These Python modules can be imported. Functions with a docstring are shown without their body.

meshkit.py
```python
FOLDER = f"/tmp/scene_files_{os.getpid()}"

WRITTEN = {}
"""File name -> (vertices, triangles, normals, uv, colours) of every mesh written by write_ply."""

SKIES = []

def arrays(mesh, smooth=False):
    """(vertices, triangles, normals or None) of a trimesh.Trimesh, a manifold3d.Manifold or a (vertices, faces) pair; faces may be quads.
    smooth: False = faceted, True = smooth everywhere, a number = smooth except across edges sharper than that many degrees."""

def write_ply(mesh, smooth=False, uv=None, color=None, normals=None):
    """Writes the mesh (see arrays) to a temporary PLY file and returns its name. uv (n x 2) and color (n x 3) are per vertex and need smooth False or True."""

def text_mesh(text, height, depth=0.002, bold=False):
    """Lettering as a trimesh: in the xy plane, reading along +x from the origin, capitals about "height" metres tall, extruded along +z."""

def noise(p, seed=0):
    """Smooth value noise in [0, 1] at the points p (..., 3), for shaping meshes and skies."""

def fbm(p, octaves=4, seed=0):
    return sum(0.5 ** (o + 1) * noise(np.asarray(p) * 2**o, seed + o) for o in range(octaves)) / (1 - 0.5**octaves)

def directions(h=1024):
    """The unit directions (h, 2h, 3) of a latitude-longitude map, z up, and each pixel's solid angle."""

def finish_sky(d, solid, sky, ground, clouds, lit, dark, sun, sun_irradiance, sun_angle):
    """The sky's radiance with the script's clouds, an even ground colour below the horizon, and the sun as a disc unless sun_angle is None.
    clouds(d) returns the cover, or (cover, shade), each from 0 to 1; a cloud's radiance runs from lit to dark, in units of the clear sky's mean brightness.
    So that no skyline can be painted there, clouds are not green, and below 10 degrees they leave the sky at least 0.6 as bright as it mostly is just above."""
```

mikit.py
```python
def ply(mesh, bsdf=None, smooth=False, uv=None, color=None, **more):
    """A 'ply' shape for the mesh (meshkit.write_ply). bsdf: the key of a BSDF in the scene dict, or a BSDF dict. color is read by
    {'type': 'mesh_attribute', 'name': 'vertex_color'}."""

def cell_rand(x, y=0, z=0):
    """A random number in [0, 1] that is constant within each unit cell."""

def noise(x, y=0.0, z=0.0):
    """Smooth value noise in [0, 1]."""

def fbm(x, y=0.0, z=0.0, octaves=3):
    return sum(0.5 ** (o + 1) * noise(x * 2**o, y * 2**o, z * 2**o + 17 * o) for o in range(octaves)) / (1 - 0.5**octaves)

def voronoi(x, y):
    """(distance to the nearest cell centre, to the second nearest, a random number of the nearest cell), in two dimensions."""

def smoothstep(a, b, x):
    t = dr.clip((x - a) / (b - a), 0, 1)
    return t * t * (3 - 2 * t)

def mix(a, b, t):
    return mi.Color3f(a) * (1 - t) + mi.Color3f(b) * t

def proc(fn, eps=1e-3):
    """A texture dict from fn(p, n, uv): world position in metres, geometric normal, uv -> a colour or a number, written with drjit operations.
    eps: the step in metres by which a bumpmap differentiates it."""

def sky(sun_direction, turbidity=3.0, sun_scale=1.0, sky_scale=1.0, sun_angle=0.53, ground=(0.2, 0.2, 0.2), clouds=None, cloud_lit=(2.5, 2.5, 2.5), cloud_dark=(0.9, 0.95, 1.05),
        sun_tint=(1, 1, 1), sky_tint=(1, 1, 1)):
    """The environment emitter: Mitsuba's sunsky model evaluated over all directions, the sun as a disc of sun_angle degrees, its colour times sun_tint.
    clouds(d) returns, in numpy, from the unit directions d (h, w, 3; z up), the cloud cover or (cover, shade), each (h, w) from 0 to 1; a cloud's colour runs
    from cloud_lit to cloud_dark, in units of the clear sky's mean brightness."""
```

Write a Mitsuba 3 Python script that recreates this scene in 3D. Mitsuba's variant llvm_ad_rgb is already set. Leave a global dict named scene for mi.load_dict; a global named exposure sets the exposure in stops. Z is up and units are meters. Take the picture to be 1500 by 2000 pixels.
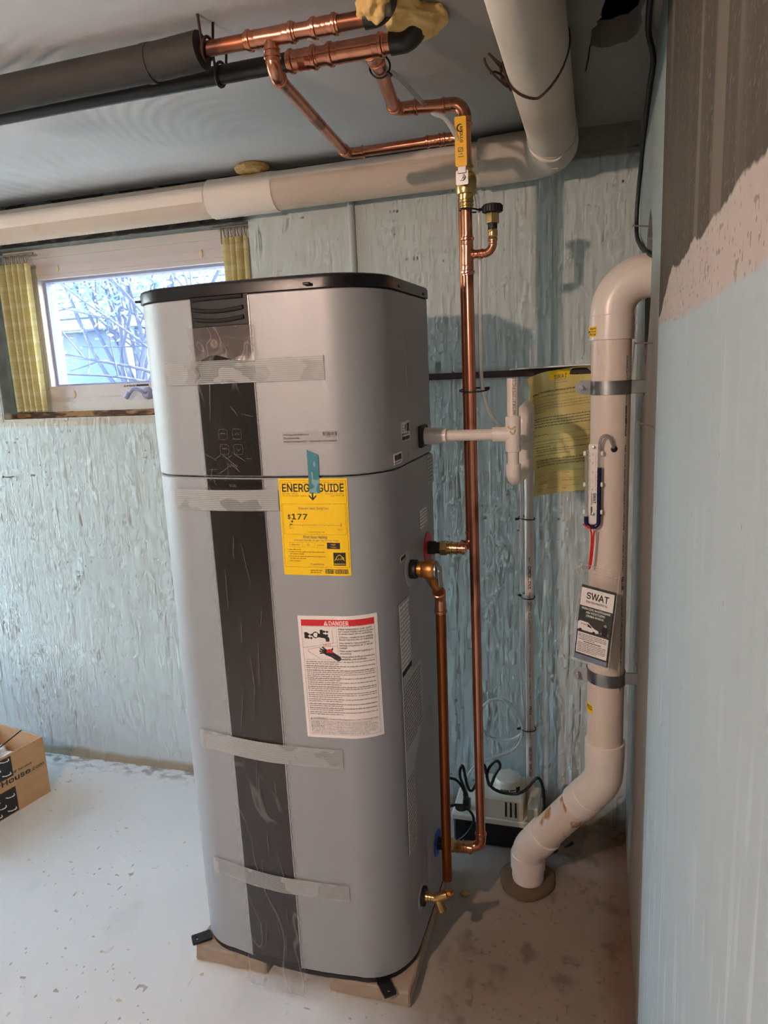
import math, random
import numpy as np, trimesh, mitsuba as mi, drjit as dr
import mikit, meshkit
from mikit import ply, proc, noise, fbm, voronoi, smoothstep, mix, cell_rand
from shapely.geometry import Polygon, Point, LineString, box as sbox
from shapely.ops import unary_union
rng = random.Random(7)
nrng = np.random.default_rng(7)
T = mi.ScalarTransform4f
scene, labels = {}, {}

# ------------------------------------------------------------------ camera, sky, exposure
exposure = 0.45
FWD = np.array([-0.287, 0.937, -0.199]); UPV = np.array([-0.013, 0.203, 0.979])
scene['camera'] = {'type': 'perspective', 'fov': 2 * math.degrees(math.atan(750 / 1390)), 'fov_axis': 'x', 'near_clip': 0.02, 'far_clip': 500,
                   'to_world': T().look_at(origin=[0, 0, 1.5], target=[float(FWD[0]), float(FWD[1]), 1.5 + float(FWD[2])], up=UPV.tolist())}
SKY = 27
scene['sky'] = mikit.sky((0.75, 0.10, 0.62), turbidity=3.0, sun_scale=SKY * 0.55, sky_scale=SKY * 2.2, sky_tint=(1.20, 1.0, 0.80), ground=(0.25, 0.27, 0.25))
BULB = (-1.03, -0.42, 1.955)          # bare bulb in a ceiling lampholder behind the photographer's left shoulder
BULB_RAD = (1760, 1240, 980)

# ------------------------------------------------------------------ helpers
def lin(r, g=None, b=None):
    c = np.array([r, r if g is None else g, r if b is None else b], float) / 255
    return [float(x) for x in np.where(c <= 0.04045, c / 12.92, ((c + 0.055) / 1.055) ** 2.4)]
def C3(r, g, b): return mi.Color3f(*lin(r, g, b))
def V(*a): return np.array(a, float)
def unit(v): v = np.asarray(v, float); return v / np.linalg.norm(v)
def cat(*ms):
    ms = [m for k in ms for m in (k if isinstance(k, (list, tuple)) else [k])]
    return trimesh.util.concatenate(ms)
used = {}
def num(key):
    n = used.get(key, -1) + 1; used[key] = n
    return key if n == 0 else f'{key}_{n:03d}'
def tag(key, label=None, category=None, group=None, kind=None):
    d = {k: v for k, v in (('label', label), ('category', category), ('group', group), ('kind', kind)) if v}
    if d: labels[key] = d
def put(name, mesh, bsdf, parent=None, smooth=35, label=None, category=None, group=None, kind=None, **kw):
    key = num(f'{parent}__{name}' if parent else name)
    scene[key] = ply(mesh, bsdf, smooth, **kw)
    tag(key, label, category, group, kind)
    return key
def thing(name, label, category, group=None):
    key = num(name); tag(key, label, category, group); return key
def cbox(x0, x1, y0, y1, z0, z1, c=0.0):
    if c <= 0:
        return trimesh.creation.box(bounds=[[x0, y0, z0], [x1, y1, z1]])
    p = []
    for sx in (0, 1):
        for sy in (0, 1):
            for sz in (0, 1):
                q = V((x0, x1)[sx], (y0, y1)[sy], (z0, z1)[sz]); s = V(1 - 2 * sx, 1 - 2 * sy, 1 - 2 * sz) * c
                p += [q + s * V(0, 1, 1), q + s * V(1, 0, 1), q + s * V(1, 1, 0)]
    return trimesh.convex.convex_hull(np.array(p))
def fillet(pts, bend, seg=8):
    pts = [np.asarray(p, float) for p in pts]; out = [pts[0]]
    for i in range(1, len(pts) - 1):
        a, b, c = pts[i - 1], pts[i], pts[i + 1]; u, w = unit(a - b), unit(c - b)
        ang = math.acos(np.clip(u @ w, -1, 1))
        if ang > 3.1: out.append(b); continue
        t = min(bend / math.tan(ang / 2), 0.48 * np.linalg.norm(a - b) if i > 1 else 0.98 * np.linalg.norm(a - b), 0.48 * np.linalg.norm(c - b) if i < len(pts) - 2 else 0.98 * np.linalg.norm(c - b))
        r = t * math.tan(ang / 2); o = b + unit(u + w) * r / math.sin(ang / 2); s0, s1 = b + u * t - o, b + w * t - o
        tot = math.pi - ang
        for k in range(seg + 1):
            f = k / seg; out.append(o + (math.sin((1 - f) * tot) * s0 + math.sin(f * tot) * s1) / math.sin(tot))
    return np.array(out + [pts[-1]])
def spline(pts, n=60):
    from scipy.interpolate import CubicSpline
    p = np.array(pts, float); s = np.r_[0, np.cumsum(np.linalg.norm(np.diff(p, axis=0), axis=1) ** 0.6)]
    return CubicSpline(s, p)(np.linspace(0, s[-1], n))
def sweep(path, r=0.01, n=18, prof=None, caps=True):
    """A tube along a dense path. prof: [(arc length, radius)], with the lengths also used as stations."""
    p = np.asarray(path, float); d = np.linalg.norm(np.diff(p, axis=0), axis=1); keep = np.r_[True, d > 1e-7]; p = p[keep]
    s = np.r_[0, np.cumsum(np.linalg.norm(np.diff(p, axis=0), axis=1))]
    if prof is None: st, rad = s, np.full(len(s), r, float) if np.isscalar(r) else np.asarray(r)[keep]
    else:
        ps = np.array([a for a, _ in prof], float); ps = np.clip(ps, 0, s[-1]); pr_ = np.array([b for _, b in prof])
        for i in range(1, len(ps)):
            if ps[i] <= ps[i - 1]: ps[i] = ps[i - 1] + 1e-6
        extra = [x for x in s if ps[0] < x < ps[-1] and np.min(np.abs(ps - x)) > 1e-5]
        st = np.sort(np.r_[ps, extra]); rad = np.interp(st, ps, pr_)
    q = np.stack([np.interp(st, s, p[:, k]) for k in range(3)], 1)
    seg = np.diff(p, axis=0); seg /= np.linalg.norm(seg, axis=1, keepdims=True)
    vt = np.zeros_like(p); vt[:-1] += seg; vt[1:] += seg; vt /= np.linalg.norm(vt, axis=1, keepdims=True)
    t = np.stack([np.interp(st, s, vt[:, k]) for k in range(3)], 1); t /= np.linalg.norm(t, axis=1, keepdims=True)
    a = np.cross(t[0], [0, 0, 1.0] if abs(t[0][2]) < 0.9 else [1.0, 0, 0]); a /= np.linalg.norm(a)
    ang = np.arange(n) * 2 * np.pi / n; rings = []
    for i in range(len(st)):
        a = a - t[i] * (a @ t[i]); a /= np.linalg.norm(a); b = np.cross(t[i], a)
        rings.append(q[i] + rad[i] * (np.cos(ang)[:, None] * a + np.sin(ang)[:, None] * b))
    v = np.concatenate(rings); m = len(st)
    i, j = np.meshgrid(np.arange(m - 1), np.arange(n), indexing='ij')
    f0 = i * n + j; f1 = i * n + (j + 1) % n; f = np.concatenate([np.stack([f0, f1, f1 + n], -1).reshape(-1, 3), np.stack([f0, f1 + n, f0 + n], -1).reshape(-1, 3)])
    if caps:
        c0, c1 = len(v), len(v) + 1; v = np.vstack([v, q[0], q[-1]]); k = np.arange(n)
        f = np.vstack([f, np.stack([np.full(n, c0), (k + 1) % n, k], 1), np.stack([np.full(n, c1), (m - 1) * n + k, (m - 1) * n + (k + 1) % n], 1)])
    return trimesh.Trimesh(v, f, process=False)
def rod(a, b, r, n=18, prof=None, caps=True): return sweep([a, b], r, n, prof, caps)
def lathe(a, d, prof, n=28):
    """prof: [(distance along d from a, radius)]"""
    d = unit(d); L = prof[-1][0]; return sweep([np.asarray(a, float), np.asarray(a, float) + d * max(L, 1e-4)], 1, n, prof)
def bead_prof(L, r, k=1.0):
    a, b = r * 1.09, r * 1.27
    e = [(0, a), (0.003 * k, a), (0.0045 * k, b), (0.0095 * k, b), (0.011 * k, a), (0.019 * k, a), (0.020 * k, r * 1.13), (0.0215 * k, r * 1.13), (0.0225 * k, a)]
    return e + [(L - s, q) for s, q in reversed(e)]
def length(p): return float(np.linalg.norm(np.diff(np.asarray(p), axis=0), axis=1).sum())
def coupling(a, b, r, k=1.0): return rod(a, b, r, 24, bead_prof(length([a, b]), r, k))
def elbow(corner, d1, d2, L1, L2, r, bend, k=1.0):
    p = fillet([np.asarray(corner) + unit(d1) * L1, corner, np.asarray(corner) + unit(d2) * L2], bend, 10)
    return sweep(p, r, 24, bead_prof(length(p), r, k))
def extrude(poly, h, T4=None):
    ms = [trimesh.creation.extrude_polygon(g, h, engine='earcut') for g in getattr(poly, 'geoms', [poly])]
    m = cat(ms)
    if T4 is not None: m.apply_transform(T4)
    return m
def frame(o, u, v, w=None):
    u = unit(u); v = np.asarray(v, float); v = unit(v - u * (u @ v)); w = np.cross(u, v); M = np.eye(4); M[:3, 0], M[:3, 1], M[:3, 2], M[:3, 3] = u, v, w, o; return M
def xf(m, M): m = m.copy(); m.apply_transform(M); return m
def hexprism(a, d, L, r, c=0.0006):
    d = unit(d); return sweep([np.asarray(a, float), np.asarray(a, float) + d * L], r, 6, [(0, r * 0.93), (0.0015, r), (L - 0.0015, r), (L, r * 0.93)])

class Sheet:
    """Flat print: x right, y up (metres) on a label, mapped into the scene by f(points (n,3): x, y, height above the label)."""
    def __init__(self, f, edge=None): self.f, self.edge, self.m = f, edge, {}
    def add(self, m, c): self.m.setdefault(c, []).append(m)
    def poly(self, p, c, d0=0.0006, d1=0.0009):
        m = extrude(p, d1 - d0); m.apply_translation([0, 0, d0]); self.add(m, c)
    def rect(self, x, y, w, h, c, d0=0.0006, d1=0.0009): self.poly(sbox(x, y, x + w, y + h), c, d0, d1)
    def frame(self, x, y, w, h, t, c): self.poly(sbox(x, y, x + w, y + h).difference(sbox(x + t, y + t, x + w - t, y + h - t)), c)
    def line(self, pts, t, c): self.poly(LineString(pts).buffer(t / 2, cap_style=2), c)
    def text(self, s, x, y, h, c, align='l', width=None, bold=False, d0=0.0006):
        m = meshkit.text_mesh(s, h, 0.0003, bold); b = m.bounds; w = b[1][0] - b[0][0]
        m.apply_translation([-b[0][0], 0, 0])
        if width: m.apply_scale([width / w, 1, 1]); w = width
        m.apply_translation([x - {'l': 0, 'c': w / 2, 'r': w}[align], y, d0]); self.add(m, c)
    def rows(self, x, y, w, n, pitch, h, c, last=0.6):
        for i in range(n):
            xx, end = x, x + w * (1 if i < n - 1 else last)
            while xx < end - h:
                L = min(h * rng.uniform(1.5, 6), end - xx)
                self.rect(xx, y - i * pitch, L, h, c, 0.0006, 0.0008); xx += L + h * 0.7
    def bars(self, x, y, w, h, c):
        xx = x
        while xx < x + w:
            t = rng.choice([.0006, .0009, .0013, .0018]); self.rect(xx, y, t, h, c); xx += t + rng.choice([.0006, .001, .0015])
    def emit(self, parent, mats, name='print'):
        for c, ms in self.m.items():
            m = cat(ms)
            if self.edge: m = m.subdivide_to_size(self.edge, max_iter=12) if hasattr(m, 'subdivide_to_size') else m
            m.vertices = self.f(np.asarray(m.vertices)); put(name, m, mats.get(c, c), parent, False, kind='stuff')
def planar(o, u, v):
    u, v = unit(u), unit(v); n = np.cross(u, v); o = np.asarray(o, float)
    return lambda p: o + p[:, :1] * u + p[:, 1:2] * v + p[:, 2:] * n

# ------------------------------------------------------------------ materials
def prin(c, rough=0.5, metal=0.0, **k):
    if isinstance(c, (list, tuple)): c = {'type': 'rgb', 'value': list(c)}
    return {'type': 'twosided', 'bsdf': {'type': 'principled', 'base_color': c, 'roughness': rough, 'metallic': metal, **k}}
def bump(b, fn, scale, eps=0.002): return {'type': 'twosided', 'bsdf': {'type': 'bumpmap', 'nested_texture': proc(fn, eps), 'scale': scale, 'bsdf': b['bsdf']}}
def mat(name, d): scene['mat_' + name] = d; return 'mat_' + name

def hash_streak(p, n):        # board-marked, trowelled concrete: long upright streaks
    h = p.x * (1 - dr.abs(n.x)) + p.y * (1 - dr.abs(n.y))
    return h
def wall_relief(p, n, uv):
    h = hash_streak(p, n)
    s = fbm(h * 95, p.z * 7, 3.1, 3)
    c = smoothstep(0.60, 0.80, fbm(h * 34 + 5, p.z * 11, 7.7, 3))
    l = smoothstep(0.56, 0.66, noise(h * 60, p.z * 5, 2.2)) * smoothstep(0.45, 0.62, fbm(h * 3, p.z * 2, 8.8, 2))
    pit = smoothstep(0.80, 0.90, noise(h * 90, p.z * 80, 4.4)) * smoothstep(0.45, 0.6, noise(h * 6, p.z * 5, 1.4))
    return s * 0.5 + c * 0.8 + l * 0.7 - pit * 1.2
def wall_back_color(p, n, uv):
    v = fbm(p.x * 2.1, p.z * 1.7, 0.5, 3)
    c = mix(C3(172, 182, 181), C3(188, 197, 196), v)
    c = mix(c, C3(180, 186, 182), smoothstep(0.45, 0.75, fbm(p.x * 5, p.z * 2, 9.1, 3)) * 0.5)
    pit = smoothstep(0.80, 0.88, noise(p.x * 90, p.z * 80, 4.4)) * smoothstep(0.45, 0.6, noise(p.x * 6, p.z * 5, 1.4))
    c = mix(c, C3(70, 84, 84), pit * 0.75)
    low = smoothstep(0.02, -0.006, p.z - 0.016 - 0.03 * fbm(p.x * 7, 0, 3.3, 3)); c = mix(c, C3(150, 138, 112), low * 0.9)
    dirt = smoothstep(0.16, 0.0, p.z - 0.02) * smoothstep(-0.6, -0.2, p.x) * fbm(p.x * 16, p.z * 16, 5.5, 3); c = mix(c, C3(96, 86, 72), dirt)
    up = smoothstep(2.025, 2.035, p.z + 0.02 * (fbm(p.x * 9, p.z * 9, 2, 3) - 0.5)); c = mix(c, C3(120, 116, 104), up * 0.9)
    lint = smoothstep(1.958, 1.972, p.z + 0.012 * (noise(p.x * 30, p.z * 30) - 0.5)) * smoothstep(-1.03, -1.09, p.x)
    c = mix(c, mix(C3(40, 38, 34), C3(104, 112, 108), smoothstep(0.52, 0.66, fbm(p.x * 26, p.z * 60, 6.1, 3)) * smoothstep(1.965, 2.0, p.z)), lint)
    rev = smoothstep(2.1705, 2.176, p.y); c = mix(c, mix(C3(134, 142, 137), C3(98, 102, 97), fbm(p.y * 30, p.z * 24, p.x * 30, 3)), rev)
    sill = smoothstep(2.172, 2.176, p.y) * smoothstep(1.40, 1.385, p.z); c = mix(c, mix(C3(196, 190, 178), C3(120, 100, 78), smoothstep(2.205, 2.235, p.y + 0.03 * noise(p.x * 14, 0, 0))), sill)
    lip = smoothstep(1.345, 1.353, p.z + 0.006 * noise(p.x * 20, 0, 2)) * smoothstep(1.40, 1.385, p.z) * smoothstep(-1.0, -1.06, p.x) * smoothstep(-2.2, -2.13, p.x); c = mix(c, C3(178, 172, 160), lip * (1 - sill))
    return c
def wall_right_color(p, n, uv):
    s = fbm(p.y * 60, p.z * 3.0, 1.5, 3); v = fbm(p.y * 3, p.z * 2, 4.1, 3)
    paint = mix(C3(120, 129, 133), C3(131, 140, 144), s * 0.45 + v * 0.55)
    paint = mix(paint, C3(144, 152, 156), smoothstep(0.70, 0.84, noise(p.y * 85, p.z * 9, 9.2)) * smoothstep(0.4, 0.65, fbm(p.y * 4, p.z * 3, 2.2, 2)) * 0.6)
    speck = smoothstep(0.84, 0.92, noise(p.y * 150, p.z * 110, 6.6)) * smoothstep(0.5, 0.65, noise(p.y * 5, p.z * 4, 2.5)); paint = mix(paint, C3(92, 94, 90), speck * 0.7)
    jag = 0.018 * (fbm(p.y * 22, 0.3, 7.7, 3) - 0.5)
    primer = mix(C3(142, 131, 126), C3(130, 121, 117), v * 0.6 + s * 0.4)
    primer = mix(primer, C3(84, 74, 66), smoothstep(0.80, 0.9, noise(p.y * 190, p.z * 160, 3.0)) * 0.6)
    bare = mix(C3(66, 59, 51), C3(46, 40, 34), s * 0.6 + v * 0.4)
    bare = mix(bare, C3(88, 80, 72), smoothstep(0.62, 0.78, noise(p.y * 26, p.z * 0.9, 1.1)) * 0.65)
    bare = mix(bare, C3(84, 77, 68), smoothstep(0.74, 0.88, noise(p.y * 240, p.z * 200, 5.1)) * 0.5)
    edge1 = p.z + jag * 0.5 - (1.540 + 0.010 * noise(p.y * 4, 0, 1.0)); edge2 = p.z + jag * 1.6 + 0.05 * smoothstep(1.05, 1.28, p.y) - (1.607 + 0.02 * noise(p.y * 7, 0, 4.0))
    c = mix(paint, primer, smoothstep(-0.003, 0.006, edge1)); c = mix(c, bare, smoothstep(-0.0015, 0.0025, edge2))
    far = smoothstep(1.307, 1.313, p.y); far_tone = mix(C3(116, 114, 110), C3(98, 94, 89), s * 0.5 + v * 0.5)  # wall past the step has a darker, browner tone
    far_tone = mix(far_tone, C3(104, 88, 70), smoothstep(0.2, 0.0, p.z) * fbm(p.y * 12, p.z * 10, 3, 3))
    far_tone = mix(far_tone, C3(124, 138, 138), smoothstep(1.5, 1.7, p.z) * 0.7)
    return mix(c, far_tone, far)
def ceiling_color(p, n, uv):
    v = fbm(p.x * 2.2, p.y * 2.2, 3.3, 3)
    r = dr.sqrt(dr.square(p.x + 0.8) + dr.square(p.y - 1.9)) + 0.35 * fbm(p.x * 1.5, p.y * 1.5, 1, 2)
    sw = 0.5 + 0.5 * dr.sin(r * 170 + 9 * fbm(p.x * 4, p.y * 4, 2, 2))
    c = mix(C3(206, 206, 207), C3(220, 221, 223), v)
    c = mix(c, C3(188, 188, 192), smoothstep(0.5, 0.8, fbm(p.x * 3.3, p.y * 4.4, 8.8, 3)) * 0.7)
    c = mix(c, C3(150, 150, 148), sw * 0.16 * smoothstep(0.48, 0.66, fbm(p.x * 2, p.y * 2, 7.7, 2)))
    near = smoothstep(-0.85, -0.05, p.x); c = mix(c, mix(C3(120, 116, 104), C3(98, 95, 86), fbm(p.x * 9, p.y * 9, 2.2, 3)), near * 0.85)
    return c
def ceiling_relief(p, n, uv):
    r = dr.sqrt(dr.square(p.x + 0.8) + dr.square(p.y - 1.9)) + 0.35 * fbm(p.x * 1.5, p.y * 1.5, 1, 2)
    return 0.5 * dr.sin(r * 170 + 9 * fbm(p.x * 4, p.y * 4, 2, 2)) * smoothstep(0.48, 0.66, fbm(p.x * 2, p.y * 2, 7.7, 2)) + 1.2 * fbm(p.x * 40, p.y * 40, 1.7, 3)
def floor_color(p, n, uv):
    v = fbm(p.x * 3, p.y * 3, 0.7, 3)
    c = mix(C3(204, 204, 200), C3(216, 216, 212), v)
    c = mix(c, C3(184, 184, 178), smoothstep(0.55, 0.8, fbm(p.x * 11, p.y * 6, 4.4, 3)) * 0.45)
    speck = smoothstep(0.88, 0.95, noise(p.x * 85, p.y * 75, 3.1)) * smoothstep(0.45, 0.7, noise(p.x * 5, p.y * 5, 9.9)); c = mix(c, C3(120, 114, 104), speck * 0.7)
    yel = smoothstep(0.93, 0.97, noise(p.x * 42, p.y * 42, 12.1)); c = mix(c, C3(176, 150, 104), yel * 0.6)
    g = smoothstep(-0.66, -0.25, p.x + 0.25 * (fbm(p.x * 2, p.y * 2, 6.6, 3) - 0.5)) * smoothstep(0.2, 1.0, p.y)
    d = mix(C3(126, 112, 100), C3(150, 136, 124), fbm(p.x * 7, p.y * 7, 2.2, 3)); d = mix(d, C3(84, 66, 54), smoothstep(0.58, 0.8, fbm(p.x * 19, p.y * 15, 5.2, 3)) * 0.6); d = mix(d, C3(70, 58, 50), smoothstep(0.84, 0.95, noise(p.x * 95, p.y * 95, 6.1)) * 0.4)
    d = mix(d, C3(92, 62, 46), smoothstep(0.02, 0.1, p.x + 0.04 * fbm(p.y * 9, p.x * 9, 1, 2)) * 0.55 + smoothstep(1.95, 2.15, p.y) * 0.3)
    c = mix(c, d, g)
    grime = smoothstep(2.06, 2.16, p.y + 0.05 * (fbm(p.x * 18, p.y * 18, 2.0, 3) - 0.5)) * smoothstep(0.40, 0.75, fbm(p.x * 34, p.y * 60, 8.0, 3)); c = mix(c, C3(112, 104, 88), grime * 0.75)
    return c
def floor_relief(p, n, uv): return fbm(p.x * 14, p.y * 14, 3.3, 4) + 0.5 * smoothstep(0.86, 0.95, noise(p.x * 75, p.y * 75, 3.1))

mat('wall_back', bump(prin(proc(wall_back_color), 0.62, specular=0.35), wall_relief, 0.007, 0.0012))
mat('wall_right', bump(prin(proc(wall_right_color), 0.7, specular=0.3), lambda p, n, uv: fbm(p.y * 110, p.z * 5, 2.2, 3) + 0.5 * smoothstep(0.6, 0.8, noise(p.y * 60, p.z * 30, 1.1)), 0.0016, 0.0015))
mat('conduit', prin(lin(164, 172, 170), 0.6))
mat('wall_plain', prin(lin(176, 190, 188), 0.8))
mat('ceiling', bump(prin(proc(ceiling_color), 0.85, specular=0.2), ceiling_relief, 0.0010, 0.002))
mat('floor', bump(prin(proc(floor_color), 0.62, specular=0.3), floor_relief, 0.0035, 0.003))
mat('silver', bump(prin(proc(lambda p, n, uv: mix(C3(157, 160, 164), C3(169, 172, 176), noise(p.x * 1500, p.y * 1500, p.z * 1500))), 0.55, 0.46, clearcoat=0.2, clearcoat_gloss=0.7, specular=0.5), lambda p, n, uv: fbm(p.x * 700, p.y * 700, p.z * 700, 1), 0.00002, 0.0006))
mat('black', prin(lin(16, 16, 18), 0.32, specular=0.4))
mat('blackrub', prin(lin(20, 20, 21), 0.55))
mat('gloss_black', prin(lin(24, 18, 18), 0.16, specular=0.5))
mat('louver', prin(lin(30, 29, 31), 0.3))
mat('button', prin(lin(128, 108, 98), 0.4))
mat('logo', prin(lin(150, 132, 124), 0.5))
def copper_color(p, n, uv):
    a = fbm(p.x * 30, p.y * 30, p.z * 9, 3)
    return mix(mix(C3(214, 150, 124), C3(190, 122, 96), a), C3(116, 72, 56), smoothstep(0.56, 0.74, fbm(p.x * 16 + 3, p.y * 16, p.z * 7, 3)) * 0.75)
mat('copper', prin(proc(copper_color), 0.24, 0.95))
mat('copper_fit', prin(proc(lambda p, n, uv: mix(C3(226, 162, 134), C3(186, 118, 90), fbm(p.x * 60, p.y * 60, p.z * 60, 2))), 0.22, 0.97))
mat('copper_old', prin(proc(lambda p, n, uv: mix(C3(150, 92, 66), C3(84, 56, 44), smoothstep(0.3, 0.7, fbm(p.x * 20, p.y * 20, p.z * 20, 3)))), 0.4, 0.8))
mat('copper_tarn', prin(proc(lambda p, n, uv: mix(C3(164, 94, 50), C3(122, 66, 34), fbm(p.x * 60, p.y * 60, p.z * 5, 3))), 0.34, 0.9))
mat('brass', prin(proc(lambda p, n, uv: mix(C3(222, 188, 128), C3(182, 146, 92), fbm(p.x * 50, p.y * 50, p.z * 50, 2))), 0.26, 0.95))
mat('bronze', prin(proc(lambda p, n, uv: mix(C3(206, 146, 84), C3(170, 112, 60), fbm(p.x * 40, p.y * 40, p.z * 40, 2))), 0.36, 0.9))
mat('steel', prin(lin(190, 190, 190), 0.28, 0.95))
mat('galv', prin(proc(lambda p, n, uv: mix(C3(176, 178, 180), C3(130, 134, 138), fbm(p.x * 40, p.y * 40, p.z * 40, 2))), 0.34, 0.92))
mat('rust', prin(lin(58, 38, 30), 0.75, 0.3))
mat('pvc', prin(proc(lambda p, n, uv: mix(C3(226, 214, 204), C3(216, 202, 190), fbm(p.x * 9, p.y * 9, p.z * 3, 2))), 0.34, specular=0.5))
mat('pvc_stain', prin(proc(lambda p, n, uv: mix(mix(C3(226, 214, 204), C3(216, 202, 190), fbm(p.x * 9, p.y * 9, p.z * 3, 2)), C3(166, 116, 62), smoothstep(0.60, 0.74, fbm(p.x * 40, p.y * 40, p.z * 14, 3)) * smoothstep(1.80, 1.77, p.y + 0.2 * p.x))), 0.34))
mat('pvc_fit', prin(lin(230, 222, 214), 0.28, specular=0.5))
mat('pvc_small', prin(lin(226, 216, 206), 0.35))
mat('glue', prin(lin(196, 176, 130), 0.5))
mat('ink', prin(lin(26, 24, 24), 0.6))
mat('ink_soft', prin(lin(96, 92, 90), 0.7))
mat('ink_grey', prin(lin(128, 120, 116), 0.7))
mat('ink_amber', prin(lin(150, 112, 10), 0.7))
mat('red', prin(lin(206, 40, 44), 0.5))
mat('red_ring', prin(lin(196, 40, 46), 0.45))
mat('red_cord', prin(lin(206, 34, 34), 0.6))
mat('blue_ring', prin(lin(36, 92, 190), 0.45))
mat('white', prin(lin(238, 234, 230), 0.5))
mat('paper', prin(lin(236, 228, 224), 0.5))
mat('label_grey', prin(lin(172, 174, 173), 0.5))
mat('yellow', prin(lin(250, 205, 10), 0.5))
mat('yellow_handle', prin(lin(246, 186, 16), 0.4))
mat('yellow_paper', prin(proc(lambda p, n, uv: mix(C3(222, 202, 132), C3(214, 192, 118), noise(p.x * 20, p.y, p.z * 20))), 0.8))
mat('wrap', bump(prin(proc(lambda p, n, uv: mix(mix(C3(208, 192, 176), C3(194, 176, 158), fbm(p.x * 5, p.y * 5, p.z * 5, 3)), C3(186, 158, 124), smoothstep(0.6, 0.8, fbm(p.x * 9, p.y * 9, p.z * 9, 3)) * 0.4)), 0.75, specular=0.2), lambda p, n, uv: fbm(p.x * 26, p.y * 26, p.z * 26, 3) + 0.25 * noise(p.x * 300, p.y * 300, p.z * 300), 0.003, 0.002))
mat('wrap_grey', bump(prin(proc(lambda p, n, uv: mix(C3(196, 186, 172), C3(176, 166, 152), fbm(p.x * 7, p.y * 7, p.z * 7, 3))), 0.75, specular=0.2), lambda p, n, uv: fbm(p.x * 20, p.y * 20, p.z * 20, 3), 0.003, 0.002))
mat('wrap_tape', prin(proc(lambda p, n, uv: mix(C3(230, 219, 208), C3(220, 207, 194), fbm(p.x * 12, p.y * 12, p.z * 12, 3))), 0.6))
mat('foam_ins', bump(prin(proc(lambda p, n, uv: mix(C3(50, 49, 46), C3(36, 35, 32), fbm(p.x * 14, p.y * 40, p.z * 40, 3))), 0.7), lambda p, n, uv: fbm(p.x * 50, p.y * 50, p.z * 50, 3), 0.002))
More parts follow.
